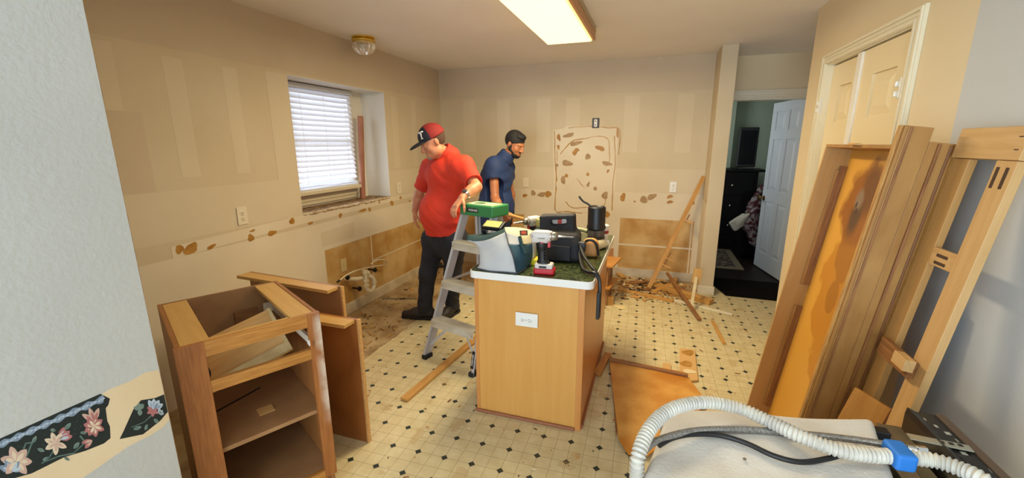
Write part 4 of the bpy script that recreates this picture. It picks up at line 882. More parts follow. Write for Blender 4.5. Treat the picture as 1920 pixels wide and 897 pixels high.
# man in blue
JB = dict(pelvis=a2(924, 430, 3.96), chest=a2(930, 340, 3.97), neck=a2(949, 294, 3.98), head=a2(965, 270, 4.0), shR=a2(925, 310, 3.86), shL=a2(946, 310, 4.09),
          elR=a2(928, 372, 3.76), wrR=a2(939, 397, 3.62), elL=a2(958, 365, 4.14), wrL=a2(955, 398, 4.10), hipR=a2(918, 440, 3.88), hipL=a2(928, 440, 4.06),
          knR=a2(912, 500, 3.88), anR=a2(905, 553, 3.90), knL=a2(928, 500, 4.07), anL=a2(925, 548, 4.10))
J_hand['man_in_blue'] = dict(R=((.55, -.2, -.75), (.3, .9, 0), (.6, -.1, .7), (1.1, 1.2, .9)), L=((.3, .0, -.95), (-.5, -.4, 0), (.8, -.3, 0), .4))
BLU = mat('navy_blue_shirt', (26, 50, 96), .75, col2=(20, 42, 84), scale=5); JEAN = mat('blue_grey_jeans', (66, 78, 92), .85, col2=(50, 60, 74), scale=12)
man2, P2, HM2 = person('man_in_blue', (-1.68, 3.98, 0), 'person in dark blue shirt and jeans bending his head, turned to the right', JB, (.93, .1, 0), SKIN2, BLU, JEAN, (.03, .18, .20), ((.88, -.22, -.45), (0, 0, 1)))
man2.name = 'person'
BLKH = mat('black_hair', (14, 12, 12), .7, bump=.6, bscale=300)
f2 = Vector((HM2[0][1], HM2[1][1], HM2[2][1])); u2 = Vector((HM2[0][2], HM2[1][2], HM2[2][2]))
hair(man2, P2, HM2, BLKH, [((0, -.014, .034), (.082, .103, .097), False), ((0, .036, .092), (.062, .050, .030), False)], cut_planes=(((0, .0, .0), tuple(f2*.50-u2*.86)),))
hair(man2, P2, HM2, BLKH, [((0, .062, -.088), (.046, .043, .034), False), ((0, .090, -.048), (.026, .013, .008), False), *[((q*x_, y_, z_), r__, False) for q in (-1, 1) for (x_, y_, z_, r__) in ((.066, .006, -.028, (.014, .016, .040)), (.060, .016, -.058, (.018, .028, .030)), (.050, .036, -.078, (.021, .034, .026)), (.034, .056, -.086, (.024, .034, .028)), (.056, .034, -.060, (.018, .026, .022)))], ((0, .098, -.066), (.02, .011, .008), True)], nm='beard')
shoe(man2, JB['anR'], (1, -.1), BRN, SOL, BLACK); shoe(man2, JB['anL'], (1, .1), BRN, SOL, BLACK)
h0, h1 = a2(937, 399, 3.66), a2(983, 411, 3.35)
hm = tag(tube('tool_handle', [h0-(h1-h0)*.15, h0, h1], lambda s, t: .016+.004*math.sin(t*5), W_RAW, sub=4), 'pale round wooden handle held by the person in blue', 'handle')
# ------------------------------------------------------------------ things on the island
# canvas tool bag
bag = empty('canvas_tool_bag', (-.74, 2.18, CT), 'open pale grey and teal canvas tool bag on the island countertop', 'bag')
CANV = mat('pale_canvas', (194, 194, 192), .9, bump=.3, bscale=400, col2=(182, 182, 182), scale=8); TEAL = mat('teal_canvas', (24, 58, 62), .85); TEAL2 = mat('teal_end_canvas', (44, 80, 98), .85); CRM = mat('cream_canvas', (222, 210, 170), .85)
def zz(x, y): return at(x, y, Z, CT+.002)
cols = [  # top, upper, lower, bottom
    [at(875, 452, Y, 2.13), at(890, 464, Y, 2.11), at(889, 486, Y, 2.08), zz(892, 504)],
    [at(903, 454, Y, 2.11), at(910, 470, Y, 2.085), at(910, 492, Y, 2.02), zz(917, 510)],
    [at(926, 446, Y, 2.10), at(935, 462, Y, 2.055), at(940, 490, Y, 2.02), zz(945, 512)],
    [at(948, 435, Y, 2.12), at(954, 458, Y, 2.07), at(963, 484, Y, 2.03), zz(969, 514)],
    [at(975, 444, Y, 2.16), at(979, 462, Y, 2.13), at(985, 480, Y, 2.11), zz(986, 505)],
    [at(993, 438, Y, 2.25), at(998, 456, Y, 2.24), at(1000, 478, Y, 2.23), zz(996, 494)]]
b_r = [Vector((-.63, 2.36, CT+.17)), Vector((-.61, 2.38, CT+.12)), Vector((-.61, 2.38, CT+.06)), Vector((-.62, 2.36, CT+.002))]
b_m = [Vector((-.78, 2.36, CT+.17)), Vector((-.77, 2.40, CT+.12)), Vector((-.77, 2.40, CT+.06)), Vector((-.77, 2.37, CT+.002))]
b_l = [Vector((-.93, 2.30, CT+.15)), Vector((-.90, 2.32, CT+.11)), Vector((-.89, 2.32, CT+.06)), Vector((-.89, 2.30, CT+.002))]
cols += [b_r, b_m, b_l]; nc = len(cols)
rim = [at(876, 441, Y, 2.17), at(907, 442, Y, 2.16), at(930, 430, Y, 2.17), at(946, 426, Y, 2.22)]
SHARP = [cols[0][0], rim[0], cols[3][0], cols[3][1], cols[3][3], cols[3][2], cols[5][3], cols[5][1], cols[4][3], rim[3], cols[0][3], cols[4][0], cols[5][0]]
crease = {(1, 1): .012, (2, 2): -.006, (1, 2): .008}
for (i, j), d_ in crease.items(): cols[i][j] = cols[i][j]+Vector((0, d_, 0))
def bagpart(name, verts, faces, m, th=.003, cr=()):
    idx = {}; V = []; Q = []
    for f in faces:
        q = []
        for v in f:
            k = tuple(round(c, 5) for c in v)
            if k not in idx: idx[k] = len(V); V.append(v)
            q.append(idx[k])
        Q.append(tuple(q))
    o = obj(name, (V, Q), m, bag, smooth='all')
    cr = o.data.attributes.new('crease_edge', 'FLOAT', 'EDGE'); cv = o.data.attributes.new('crease_vert', 'FLOAT', 'POINT')
    key = [tuple(round(c, 4) for c in v) for v in SHARP]
    for e in o.data.edges:
        a_, b_ = [o.data.vertices[i].co for i in e.vertices]
        if a_.z < CT+.01 and b_.z < CT+.01: cr.data[e.index].value = .95
    for v in o.data.vertices:
        if tuple(round(c, 4) for c in v.co) in key: cv.data[v.index].value = 1
    md = o.modifiers.new('sub', 'SUBSURF'); md.levels = md.render_levels = 3
    md = o.modifiers.new('thick', 'SOLIDIFY'); md.thickness = th; md.offset = -1
    return o
cell = lambda i, j: (cols[i][j], cols[i][j+1], cols[(i+1) % nc][j+1], cols[(i+1) % nc][j])
bagpart('canvas_body', None, [cell(i, j) for i in range(nc) for j in range(3) if not (i in (3, 4) and j > 0) and not (i == 4 and j == 0)]+[tuple(c[3] for c in (cols[0], cols[8], cols[7], cols[1])), tuple(c[3] for c in (cols[1], cols[7], cols[2])), tuple(c[3] for c in (cols[2], cols[7], cols[6], cols[3])), tuple(c[3] for c in (cols[3], cols[6], cols[5], cols[4]))], CANV)
bagpart('end_panel', None, [cell(3, 1), cell(3, 2), cell(4, 1), cell(4, 2)], TEAL2)
bagpart('cream_panel', None, [cell(4, 0), (cols[3][0], cols[4][0], at(975, 426, Y, 2.26), rim[3]), (cols[4][0], cols[5][0], b_r[0], at(975, 426, Y, 2.26))], CRM)
bagpart('bag_rim', None, [(cols[i][0], cols[i+1][0], rim[i+1], rim[i]) for i in range(3)]+[(rim[0], rim[1], b_m[0], b_l[0]), (rim[1], rim[2], b_m[0]), (rim[2], rim[3], at(975, 426, Y, 2.26), b_m[0]), (at(975, 426, Y, 2.26), b_r[0], b_m[0])], TEAL)
PIP = mat('grey_piping', (60, 66, 74), .7)
off = Vector((0, -.004, .001))
tube('piping', [c+off for c in cols[3]], .0032, PIP, bag, seg=8)
tube('piping', [cols[i][3]+Vector((0, -.003, .004)) for i in range(0, 5)], .003, PIP, bag, seg=8)
tube('dark_strap', [cols[4][0]+Vector((0, -.006, 0)), cols[4][1]+Vector((.002, -.008, 0)), cols[4][2]+Vector((.004, -.006, .01))], .010, TEAL, bag, seg=8)
tgM = T(*at(982, 437, Y, 2.17)) @ RZ(D(24)) @ RX(D(-32))
fl = obj('bag_tag', box((-.022, -.002, -.015), (.022, .002, .015), .002), mat('tag_dark', (50, 48, 44), .6), bag, tgM)
obj('tag_print', box((-.014, -.004, -.009), (.013, -.001, .009)), mat('tag_orange', (200, 78, 44), .6), fl, tgM)
# meter with yellow face on the bag
mtM = T(-.86, 2.24, CT+.212) @ RZ(D(-12)) @ RX(D(28)); mtr = empty('meter', mtM.translation, 'black handheld meter with yellowish screen lying on the canvas bag', 'meter')
obj('meter_body', box((-.065, -.035, -.012), (.07, .035, .012), .006), BLACK, mtr, mtM); obj('meter_face', box((-.052, -.027, .011), (.055, .027, .014), .001), mat('meter_yellow', (206, 196, 120), .35), mtr, mtM); obj('meter_stand', box((-.055, -.05, -.05), (-.035, -.035, .0), .003), BLACK, mtr, mtM)
# cordless drills
def drill(base, yaw, label, s=1.0, top=.205):
    r = empty('cordless_drill', base, label, 'drill'); M = T(*base) @ RZ(yaw); KW = mat('drill_white', (206, 198, 190), .4); RB = mat('battery_red', (188, 22, 38), .35); GR = mat('chuck_grey', (150, 142, 128), .3, .7)
    obj('battery', box((-.050, -.036, 0), (.062, .036, .032), .010), RB, r, M); b2 = obj('battery_top', box((-.044, -.031, .030), (.052, .031, .058), .008), KW, r, M); obj('battery_clip', box((-.02, -.034, .036), (.02, .034, .048), .003), BLACK, b2, M)
    z = top
    f = Field((-.09, -.06, .03), (.09, .06, .26), .004); f.cap((-.004, 0, .05), (-.006, 0, z-.03), .026, .029, .01, flat=((0, 1, 0), .72)); f.cap((-.014, 0, z-.05), (-.020, 0, z-.02), .022, .024, .02); f.ell((.0, 0, .06), (.035, .026, .014), k=.01)
    for q in range(4): f.cap((.008, -.03, .085+q*.016), (.012, .03, .08+q*.016), .0035, .0035, .004, sub=True)
    V_, Q_ = f.mesh(); obj('grip', ([M @ Vector(v) for v in V_.tolist()], Q_.tolist()), BLACK, r, smooth='all')
    f = Field((-.12, -.06, z-.06), (.12, .06, z+.06), .004); f.cap((-.036, 0, z), (.03, 0, z), .029, .028, .01); f.rbox((-.02, 0, z-.006), (.045, .027, .030), r=.01, k=.015); V_, Q_ = f.mesh()
    mh = obj('motor_housing', ([M @ Vector(v) for v in V_.tolist()], Q_.tolist()), KW, r, smooth='all')
    obj('housing_vent', box((-.03, -.0312, z-.012), (.01, .0312, z+.008), .002), mat('vent_grey', (120, 112, 108), .5), mh, M); obj('rear_cap', lathe_mesh([(.005, -.066), (.02, -.065), (.029, -.058), (.030, -.048), (.02, -.046)], 20), BLACK, mh, M @ T(0, 0, z) @ RY(D(90)) @ T(0, 0, 0), smooth=True)
    lathe('chuck', [(.028, .03), (.027, .042), (.022, .046), (.022, .062), (.016, .072), (.008, .076)], GR, r, M @ T(0, 0, z) @ RY(D(90))); lathe('bit', [(.006, .07), (.006, .115), (.0045, .117), (.0045, .150), (.001, .157)], CHROME, r, M @ T(0, 0, z) @ RY(D(90)), seg=10)
    obj('trigger', box((.018, -.008, z-.062), (.036, .008, z-.028), .004), mat('trigger_red', (190, 50, 60), .4), r, M)
    obj('direction_switch', box((-.015, -.027, z-.038), (.0, .027, z-.03), .002), MC['trigger_red'], r, M)
    return r
drill((-.520, 2.095, CT), D(4), 'white, black and red cordless drill standing upright at the island front edge')
drill((-.745, 2.66, CT), D(236), 'second cordless drill standing behind the canvas bag, by the wooden handle', top=.175)
# black tool bag
bb = empty('black_tool_bag', (-.49, 2.42, CT), 'tall black fabric tool bag with handle cutout beside the drill', 'bag')
fb = Field((-.70, 2.20, CT-.02), (-.26, 2.66, 1.20), .005)
fb.rbox((-.490, 2.43, CT+.085), (.115, .10, .085), RZ(D(4)), r=.03, k=.03, taper=(.9, .9)); fb.rbox((-.525, 2.46, CT+.195), (.106, .050, .066), (RY(D(-4)) @ RZ(D(4))), r=.014, k=.02)
fb.rbox((-.515, 2.46, CT+.222), (.046, .12, .016), RY(D(-4)) @ RZ(D(4)), r=.012, k=.006, sub=True)
fb.cap((-.40, 2.36, CT+.10), (-.395, 2.37, CT+.045), .035, .04, .03); fb.wrinkle(cloth_noise(1, 5), .003); fb.cut((0, 0, CT+.001), (0, 0, -1)); sdf_obj('bag_body', fb, mat('black_ballistic', (24, 23, 26), .7, bump=.3, bscale=500), bb)
obj('bag_insert', box((-.57, 2.452, CT+.20), (-.46, 2.458, CT+.245)), mat('insert_white', (206, 198, 190), .6), bb); obj('insert_print', box((-.525, 2.449, CT+.205), (-.50, 2.4525, CT+.240)), mat('insert_red', (196, 64, 48), .6), bb)
obj('side_pocket', box((-.60, 2.318, CT+.01), (-.42, 2.335, CT+.10), .006), MC['black_ballistic'], bb)
bm = box((-.018, -.02, -.03), (.018, .02, .03), .005); obj('buckle', bm, BLACK, bb, T(-.355, 2.34, CT+.10))
for k, pts in enumerate(([(-.375, 2.35, CT+.12), (-.33, 2.25, CT+.07), (-.28, 2.16, CT+.045), (-.245, 2.12, CT+.022), (-.222, 2.09, CT-.02), (-.218, 2.08, CT-.13), (-.220, 2.09, CT-.21)], [(-.37, 2.33, CT+.07), (-.33, 2.2, CT+.02), (-.29, 2.14, CT+.015), (-.25, 2.11, CT+.020), (-.224, 2.10, CT-.02), (-.222, 2.10, CT-.12), (-.224, 2.11, CT-.17)])):
    P_ = tube_mesh(pts, .0095, 8, True, 8); V_ = P_[0]; obj('strap', P_, BLACK, bb, smooth=True)
obj('strap_end', box((-.232, 2.065, CT-.215), (-.214, 2.115, CT-.07), .003), BLACK, bb)
# tan side pouch / knee pad
kp = empty('tan_pouch', (-.335, 2.52, CT), 'tan leather pouch with black rim right of the black bag', 'pouch')
fb = Field((-.50, 2.36, CT-.02), (-.18, 2.72, 1.08), .005); fb.rbox((-.335, 2.53, CT+.055), (.058, .055, .055), r=.035, k=.02, taper=(.75, .9)); fb.cut((0, 0, CT+.001), (0, 0, -1)); sdf_obj('pouch_body', fb, mat('tan_leather', (206, 146, 82), .6), kp)
tube('pouch_rim', [(-.39, 2.48, CT+.02), (-.375, 2.475, CT+.08), (-.335, 2.473, CT+.112), (-.295, 2.478, CT+.09), (-.278, 2.485, CT+.02)], .008, BLACK, kp)
# router with black motor
rb = Vector((-.335, 2.78, CT)); rt = empty('router_tool', rb, 'tall black cylinder power tool with ribbed clear base behind the bags', 'power tool')
lathe('tool_base', [(.07, 0), (.075, .02), (.062, .03), (.058, .07), (.05, .075)], mat('smoky_plastic', (46, 42, 40), .25), rt, T(*rb))
lathe('clear_collar', [(.05, .07), (.056, .075), (.056, .115), (.05, .12)], mat('clear_ribbed', (110, 104, 98), .3, col2=(60, 56, 52), scale=60, stretch=(1, 1, .1)), rt, T(*rb), seg=16)
lathe('motor', [(.05, .115), (.062, .125), (.062, .14), (.058, .15), (.058, .265), (.052, .272), (.046, .265), (.01, .262)], BLACK, rt, T(*rb))
tube('power_cord', [rb+Vector(q) for q in ((-.03, 0, .26), (-.06, 0, .285), (-.09, 0, .30), (-.115, 0, .325), (-.118, 0, .335))], .006, BLACK, rt)
tube('tool_handle', [rb+Vector((-.055, 0, .1)), rb+Vector((-.10, .02, .105)), rb+Vector((-.15, .03, .105))], .014, mat('green_grey_handle', (150, 156, 120), .5), rt)
jb = Vector((-.30, 2.93, CT)); jr = empty('small_jar', jb, 'small white jar with red band right of the black cylinder tool', 'jar'); lathe('jar_body', [(.03, 0), (.033, .01), (.033, .09), (.03, .1)], WHITE, jr, T(*jb)); lathe('jar_lid', [(.03, .1), (.036, .1), (.036, .12), (.03, .124), (.005, .124)], WHITE, jr, T(*jb)); lathe('red_band', [(.0335, .065), (.0342, .066), (.0342, .085), (.0335, .086)], mat('band_red', (150, 40, 40), .5), jr, T(*jb))
sp_ = Vector((-.30, 2.66, CT)); sb = empty('white_bottle', sp_, 'cream plastic bottle lying beside the tan pouch', 'bottle'); MM = T(-.30, 2.72, CT+.03) @ RZ(D(60)) @ RY(D(90)); lathe('bottle_body', [(.01, -.07), (.027, -.065), (.03, -.05), (.03, .04), (.018, .06)], mat('cream_plastic', (216, 206, 170), .4), sb, MM); lathe('bottle_cap', [(.018, .06), (.02, .06), (.018, .085), (.004, .087)], WHITE, sb, MM)
tp_ = Vector((-.68, 2.62, CT)); tpo = empty('spray_can', tp_, 'upright grey green container with pale cap behind the canvas bag', 'container'); lathe('can_body', [(.028, 0), (.03, .005), (.03, .13), (.02, .15)], mat('grey_green_can', (96, 120, 108), .4), tpo, T(*tp_)); lathe('can_cap', [(.022, .148), (.026, .15), (.024, .195), (.004, .2)], mat('pale_cap', (176, 170, 100), .5), tpo, T(*tp_))
tag(lathe('tape_roll', [(.02, 0), (.045, 0), (.045, .03), (.02, .03)], mat('yellow_tape', (206, 190, 30), .5), M=T(-.60, 2.27, CT)), 'yellow tape roll lying between the canvas bag and the drill', 'tape')
# ------------------------------------------------------------------ floor pieces
def fp(x, y, z=.012): v = at(x, y, Z, z); return v
def piece(name, a, b, w_, t_, m, label, cat, z0=None, z1=None, **k):
    th = t_/2+.001; A = fp(*a, z0 if z0 else th); B = fp(*b, z1 if z1 else th); return tag(board(name, A, B, w_, t_, m, rag=k.pop('rag', .004), **k), label, cat)
CREAM = mat('cream_painted_board', (220, 204, 166), .5, col2=(204, 184, 140), scale=10)
piece('wood_strip', (758, 750), (905, 625), .055, .02, W_PINE, 'long pine strip lying on the vinyl floor beneath the stepladder', 'wood strip')
piece('wood_strip', (1160, 543), (1262, 565), .05, .02, W_PINE, 'flat pine strip lying parallel to back wall, front of the debris pile', 'wood strip')
piece('wood_beam', (1222, 533), (1334, 567), .09, .045, W_PINE, 'thick pine rail lying among the debris against the wing wall', 'wood beam')
piece('trim_strip', (1262, 563), (1373, 590), .035, .012, mat('white_trim_strip', (226, 216, 188), .5), 'white painted trim strip on the floor below the wing wall', 'trim strip')
p0, p1 = Vector((.22, 4.72, .16)), fp(1312, 600, .02); tag(board('wood_stick', p0, p1, .03, .02, W_DARK), 'brown stick propped over the thick pine rail, its end on the vinyl', 'stick')
p0, p1 = fp(1295, 583, .01), Vector((.47, 4.3, .27)); st = empty('bracket_stick', p0, 'upright pale stick with wide wooden block on top by the wing wall', 'stick')
board('stick', p0, p1, .028, .014, CREAM, st, up=(0, -1, 0)); q = p1; board('block', q+Vector((0, .005, -.06)), q+Vector((.012, .02, .08)), .075, .018, W_STRETCH, st, up=(0, -1, 0))
piece('wood_strip', (1336, 603), (1358, 645), .028, .012, W_PINE, 'short pale wood strip lying alone on the open vinyl', 'wood strip')
piece('wood_block', (1120, 702), (1140, 665), .05, .03, W_OAK, 'small wooden block against the right side of the island', 'wood block')
p0, p1 = Vector((.04, 4.60, .012)), Vector((.515, 4.94, 1.20)); dg = empty('leaning_board', p0, 'long thin board leaning against the back wall corner with pegs', 'board')
dg.matrix_basis = T(*p0); board('board_face', p0, p1, .042, .018, W_PINE, dg, up=(0, -1, 0))
for t in (.22, .28, .62): q = p0.lerp(p1, t); board('peg', q+Vector((.01, -.012, 0)), q+Vector((.105, -.02, -.035)), .016, .016, W_RAW, dg); board('bevelled_edge', q+Vector((.028, -.012, -.03)), q+Vector((.065, -.01, .06)), .012, .008, W_DARK, dg, up=(0, -1, 0))
# heap pieces, each lying where it fell
heap = [((1225, 548), (1262, 530), .05, 'brown broken board crossing the back debris, leftmost'), ((1252, 530), (1290, 548), .04, 'dark-edged board angled between the brown stick and wall'), ((1272, 512), (1258, 540), .05, 'short tilted board end standing in the back corner'),
        ((1140, 500), (1170, 520), .06, 'torn board scrap by the island far corner'), ((1185, 532), (1215, 528), .04, 'thin wood scrap near the leaning board foot'), ((1270, 545), (1318, 560), .03, 'narrow pine scrap under the thick pine rail')]
for k, (a, b, w_, lab) in enumerate(heap):
    piece('wood_scrap', a, b, w_, .016, [W_PINE, W_DARK, W_STRETCH][k % 3], lab, 'wood scrap', z0=.015+.006*k, z1=.02+.012*(k % 3), rag=.01)
# big veneer sheet and its neighbour
BS = mat('orange_veneer', (184, 118, 34), .4, col2=(214, 160, 78), scale=4.5, contrast=(.38, .62), detail=10, bump=.1)
q = [fp(1142, 671, .03), fp(1282, 698, .03), fp(1325, 752, .03), fp(1290, 800, .03), fp(1215, 853, .03), fp(1178, 850, .03), fp(1160, 822, .03)]
sh = empty('veneer_sheet', (.1, 2.5, 0), 'large orange-brown plywood sheet lying on the vinyl right of the island', 'plywood sheet')
bm = bmesh.new(); add_prism(bm, [(v.x, v.y) for v in q], Z, .018, .030); obj('sheet', bm, BS, sh)
board('edge_rail', fp(1143, 674, .038), fp(1290, 705, .038), .03, .018, W_DARK, sh); board('edge_rail', fp(1150, 684, .01), fp(1160, 815, .01), .03, .017, W_DARK, sh)
pm = mat('glue_stained_board', (206, 164, 104), .6); gb = empty('glued_board', (.33, 3.0, 0), 'pale board with brown glue patches lying behind the plywood sheet', 'board')
q = [fp(1275, 652, .02), fp(1303, 656, .02), fp(1309, 712, .02), fp(1290, 714, .02), fp(1275, 700, .02)]
bm = bmesh.new(); add_prism(bm, [(v.x, v.y) for v in q], Z, .001, .016); obj('board_face', bm, pm, gb)
for x_, y_ in ((1290, 662), (1287, 683)):
    v = fp(x_, y_, .016); bm = bmesh.new(); add_prism(bm, blob_poly(v.x, v.y, .045, .04), Z, .016, .0175); obj('glue_patch', bm, M_BLOB, gb)
v = fp(1292, 697, .016); bm = bmesh.new(); add_prism(bm, blob_poly(v.x, v.y, .04, .03), Z, .016, .0178); obj('torn_paper', bm, mat('cream_paper', (222, 204, 164), .8), gb)
q = [fp(1243, 679, .02), fp(1258, 681, .02), fp(1258, 692, .02), fp(1243, 690, .02)]
bm = bmesh.new(); add_prism(bm, [(v.x, v.y) for v in q], Z, .001, .014); tag(obj('board_scrap', bm, pm), 'tiny pale board scrap at the back edge of the plywood sheet', 'board scrap')
# low shelf unit behind the island
su = empty('shelf_unit', (-.5, 4.1, 0), 'broken low shelf unit of orange boards behind the island corner', 'shelf unit')
for z_, x1 in ((.40, -.245), (.18, -.265)):
    q = [(-.86, 3.92), (x1-.055, 3.92), (x1, 4.28), (-.86, 4.28)]; bm = bmesh.new(); add_prism(bm, q, Z, z_, z_+.016); obj('shelf', bm, wood('orange_shelf', (190, 126, 56), (208, 148, 76), .45, 4), su)
obj('side_panel', box((-.875, 3.92, 0), (-.86, 4.28, .50)), W_DARK, su); obj('back_panel', box((-.86, 4.28, .0), (-.33, 4.29, .50)), W_SHELF, su); obj('kick_board', box((-.86, 3.98, 0), (-.285, 4.0, .09), .002), W_PINE, su); obj('divider', box((-.36, 3.95, .0), (-.345, 4.28, .40)), W_SHELF, su)
v = fp(1160, 577, .003); bm = bmesh.new(); add_prism(bm, [(v.x-.1, v.y+.07), (v.x+.02, v.y-.04), (v.x+.09, v.y+.0), (v.x+.03, v.y+.06), (v.x-.02, v.y+.05)], Z, .001, .004); tag(obj('paper_piece', bm, mat('cream_paper_2', (226, 206, 150), .8)), 'crumpled cream paper on the vinyl beside the island far corner', 'paper')
v = at(742, 566, Z, .01); tag(board('thin_lath', at(717, 560, Z, .008), at(782, 560, Z, .008), .012, .008, mat('grey_lath', (130, 118, 100), .6)), 'thin grey strip on the bare floor behind the person in red', 'strip')
v = at(826, 500, Z, .01); bp0 = empty('black_plug', v, 'small black rubber cone on the bare floor near the back corner', 'cone'); lathe('cone', [(.045, 0), (.045, .008), (.025, .02), (.016, .05), (.004, .052)], BLACK, bp0, T(*v))
tag(board('wood_chip_long', fp(845, 567, .008), fp(862, 550, .008), .03, .01, W_RAW), 'short pale wood scrap on the floor behind the stepladder', 'wood scrap')
# rubble: too many bits to count
rs = random.Random(11); bm = bmesh.new()
def chip(x, y, s):
    M_ = T(x, y, .004+rs.random()*.01) @ RZ(rs.random()*6) @ RX(rs.uniform(-.5, .5)); L_, W2 = s*rs.uniform(.5, 2.2), s*rs.uniform(.15, .6)
    add_box(bm, (-L_/2, -W2/2, -.0015), (L_/2, W2/2, .003), 0, rs.choice((0, 0, 1, 2, 3)), M_)
for i in range(300): chip(rs.uniform(-2.58, -1.97), rs.triangular(1.7, 4.95, 1.9), rs.uniform(.008, .03))
for i in range(460): chip(rs.triangular(-1.2, .5, .1), rs.triangular(4.1, 4.96, 4.75), rs.uniform(.015, .06))
for i in range(230): chip(rs.uniform(-1.9, .95), rs.uniform(1.2, 4.6), rs.uniform(.005, .016))
for v in bm.verts: v.co.z = max(v.co.z, .0005)
tag(obj('wood_rubble', bm, [W_PINE, W_DARK, CREAM, mat('dark_chip', (70, 48, 30), .8)]), 'scattered wood chips and dust over the bare floor strips', 'debris', kind='stuff')
# ------------------------------------------------------------------ leaning tray carcass, right
def lean(x0, k): 
    up = Vector((k, 0, 1)).normalized(); dd = Vector((1, 0, -k)).normalized()
    return Matrix(((0, up.x, dd.x, x0), (-1, 0, 0, 0), (0, up.z, dd.z, 0), (0, 0, 0, 1)))  # local x = -Y world, y = up slope, z = depth
MLn = lean(.603, .127)
def lb(name, y0, y1, s0, s1, d0, d1, m, par, Mx=MLn, bev=.001, grain='s', **k):
    # world y from y0 (far) to y1 (near); slope s0..s1; depth d0..d1, grain along the slope
    x0, x1 = -y0, -y1; lo = (min(x0, x1), s0, d0); hi = (max(x0, x1), s1, d1); ctr = [(lo[i]+hi[i])/2 for i in range(3)]; sz = [(hi[i]-lo[i])/2 for i in range(3)]
    if grain == 's': return obj(name, box([-sz[1], -sz[0], -sz[2]], [sz[1], sz[0], sz[2]], bev), m, par, Mx @ T(*ctr) @ RZ(D(90)), **k)
    return obj(name, box([-v for v in sz], sz, bev), m, par, Mx @ T(*ctr), **k)
tr = empty('leaning_cabinet', (.65, 2.15, 0), 'tall shallow open cabinet carcass with stained yellow back, leaning on right wall', 'cabinet')
STN = bpy.data.materials.new('yellow_back_stained'); STN.use_nodes = True; n_ = STN.node_tree.nodes; l_ = STN.node_tree.links; b_ = n_['Principled BSDF']; b_.inputs['Roughness'].default_value = .32
tc = n_.new('ShaderNodeTexCoord')
def stain_mask(cx, cy, rx, ry, edge0, edge1):
    mp = n_.new('ShaderNodeMapping'); mp.inputs['Location'].default_value = (-cx/rx, -cy/ry, 0); mp.inputs['Scale'].default_value = (1/rx, 1/ry, 1); l_.new(tc.outputs['Object'], mp.inputs[0])
    ns_ = n_.new('ShaderNodeTexNoise'); ns_.inputs['Scale'].default_value = 6; ns_.inputs['Detail'].default_value = 7; l_.new(tc.outputs['Object'], ns_.inputs['Vector'])
    ln = n_.new('ShaderNodeVectorMath'); ln.operation = 'LENGTH'; l_.new(mp.outputs[0], ln.inputs[0]); ad = n_.new('ShaderNodeMath'); ad.operation = 'ADD'; l_.new(ln.outputs['Value'], ad.inputs[0]); l_.new(ns_.outputs[0], ad.inputs[1])
    mr = n_.new('ShaderNodeMapRange'); mr.inputs[1].default_value = edge1+.5; mr.inputs[2].default_value = edge0+.5; l_.new(ad.outputs[0], mr.inputs[0]); return mr.outputs[0]
cur = lin((222, 164, 66))
def mixc(fac, a, b):
    m_ = n_.new('ShaderNodeMix'); m_.data_type = 'RGBA'; l_.new(fac, m_.inputs[0])
    for i, v in ((6, a), (7, b)):
        if isinstance(v, tuple): m_.inputs[i].default_value = v
        else: l_.new(v, m_.inputs[i])
    return m_.outputs[2]
# back panel local x runs up the slope from the centre (0.78), y across (+ is near-camera... far side)
for cx, cy, rx, ry, e0, e1, c_ in ((.12, -.08, .46, .30, .88, .96, (200, 136, 46)), (.10, .04, .085, .06, .85, .95, (174, 114, 38)), (.33, .02, .17, .12, .85, .95, (174, 114, 40)), (.53, .06, .21, .19, .75, .95, (156, 96, 38)), (.60, .02, .15, .10, .5, 1.0, (116, 72, 36)), (.47, .08, .09, .06, .5, 1.1, (92, 66, 46)), (.55, .09, .06, .05, .5, 1.0, (140, 118, 98)), (.525, .10, .02, .012, .4, 1.0, (44, 40, 44)), (.50, .085, .015, .01, .4, 1.0, (44, 40, 44))):
    cur = mixc(stain_mask(cx, cy, rx, ry, e0, e1), cur, lin(c_))
l_.new(cur, b_.inputs['Base Color'])
L1 = 1.555; yf, yn = 2.50, 1.84
lb('back_panel', yf-.014, yn, 0, L1, .108, .116, STN, tr)
lb('far_side', yf, yf-.014, 0, L1, 0, .118, W_GREYWOOD, tr)
lb('top_panel', yf, yn, L1-.014, L1, 0, .118, W_CHAN, tr); lb('bottom_panel', yf, yn, 0, .014, 0, .118, W_CHAN, tr)
lb('near_side', yn+.0, yn-.018, 0, L1+.065, -.004, .075, W_CHAN, tr); 
lb('front_edge_strip', yn+.014, yn-.006, 0, L1+.065, -.012, -.004, wood('strip_ochre', (206, 160, 88), (156, 104, 50), .6, 12), tr)
lb('ridge', yn-.018, yn-.026, 0, L1+.06, .008, .016, W_DARK, tr); lb('ridge', yn-.018, yn-.022, 0, L1+.06, .004, .010, W_CHAN, tr)
lb('inner_cleat', yf-.014, yf-.026, .84, 1.46, .078, .108, W_DARK, tr); lb('inner_cleat', yf-.014, yf-.024, .84, 1.44, .066, .078, W_CHAN, tr); lb('inner_cleat', yf-.014, yf-.028, .1, .72, .082, .108, W_DARK, tr); lb('inner_cleat', yf-.014, yf-.024, .1, .72, .07, .082, W_CHAN, tr)
lb('staple', 2.20, 2.12, L1-.004, L1+.004, -.02, .0, W_RAW, tr, grain='x')
ch = empty('channel_board', (.72, 1.8, 0), 'brown grooved board leaning behind the tall shallow carcass, nearest side', 'board')
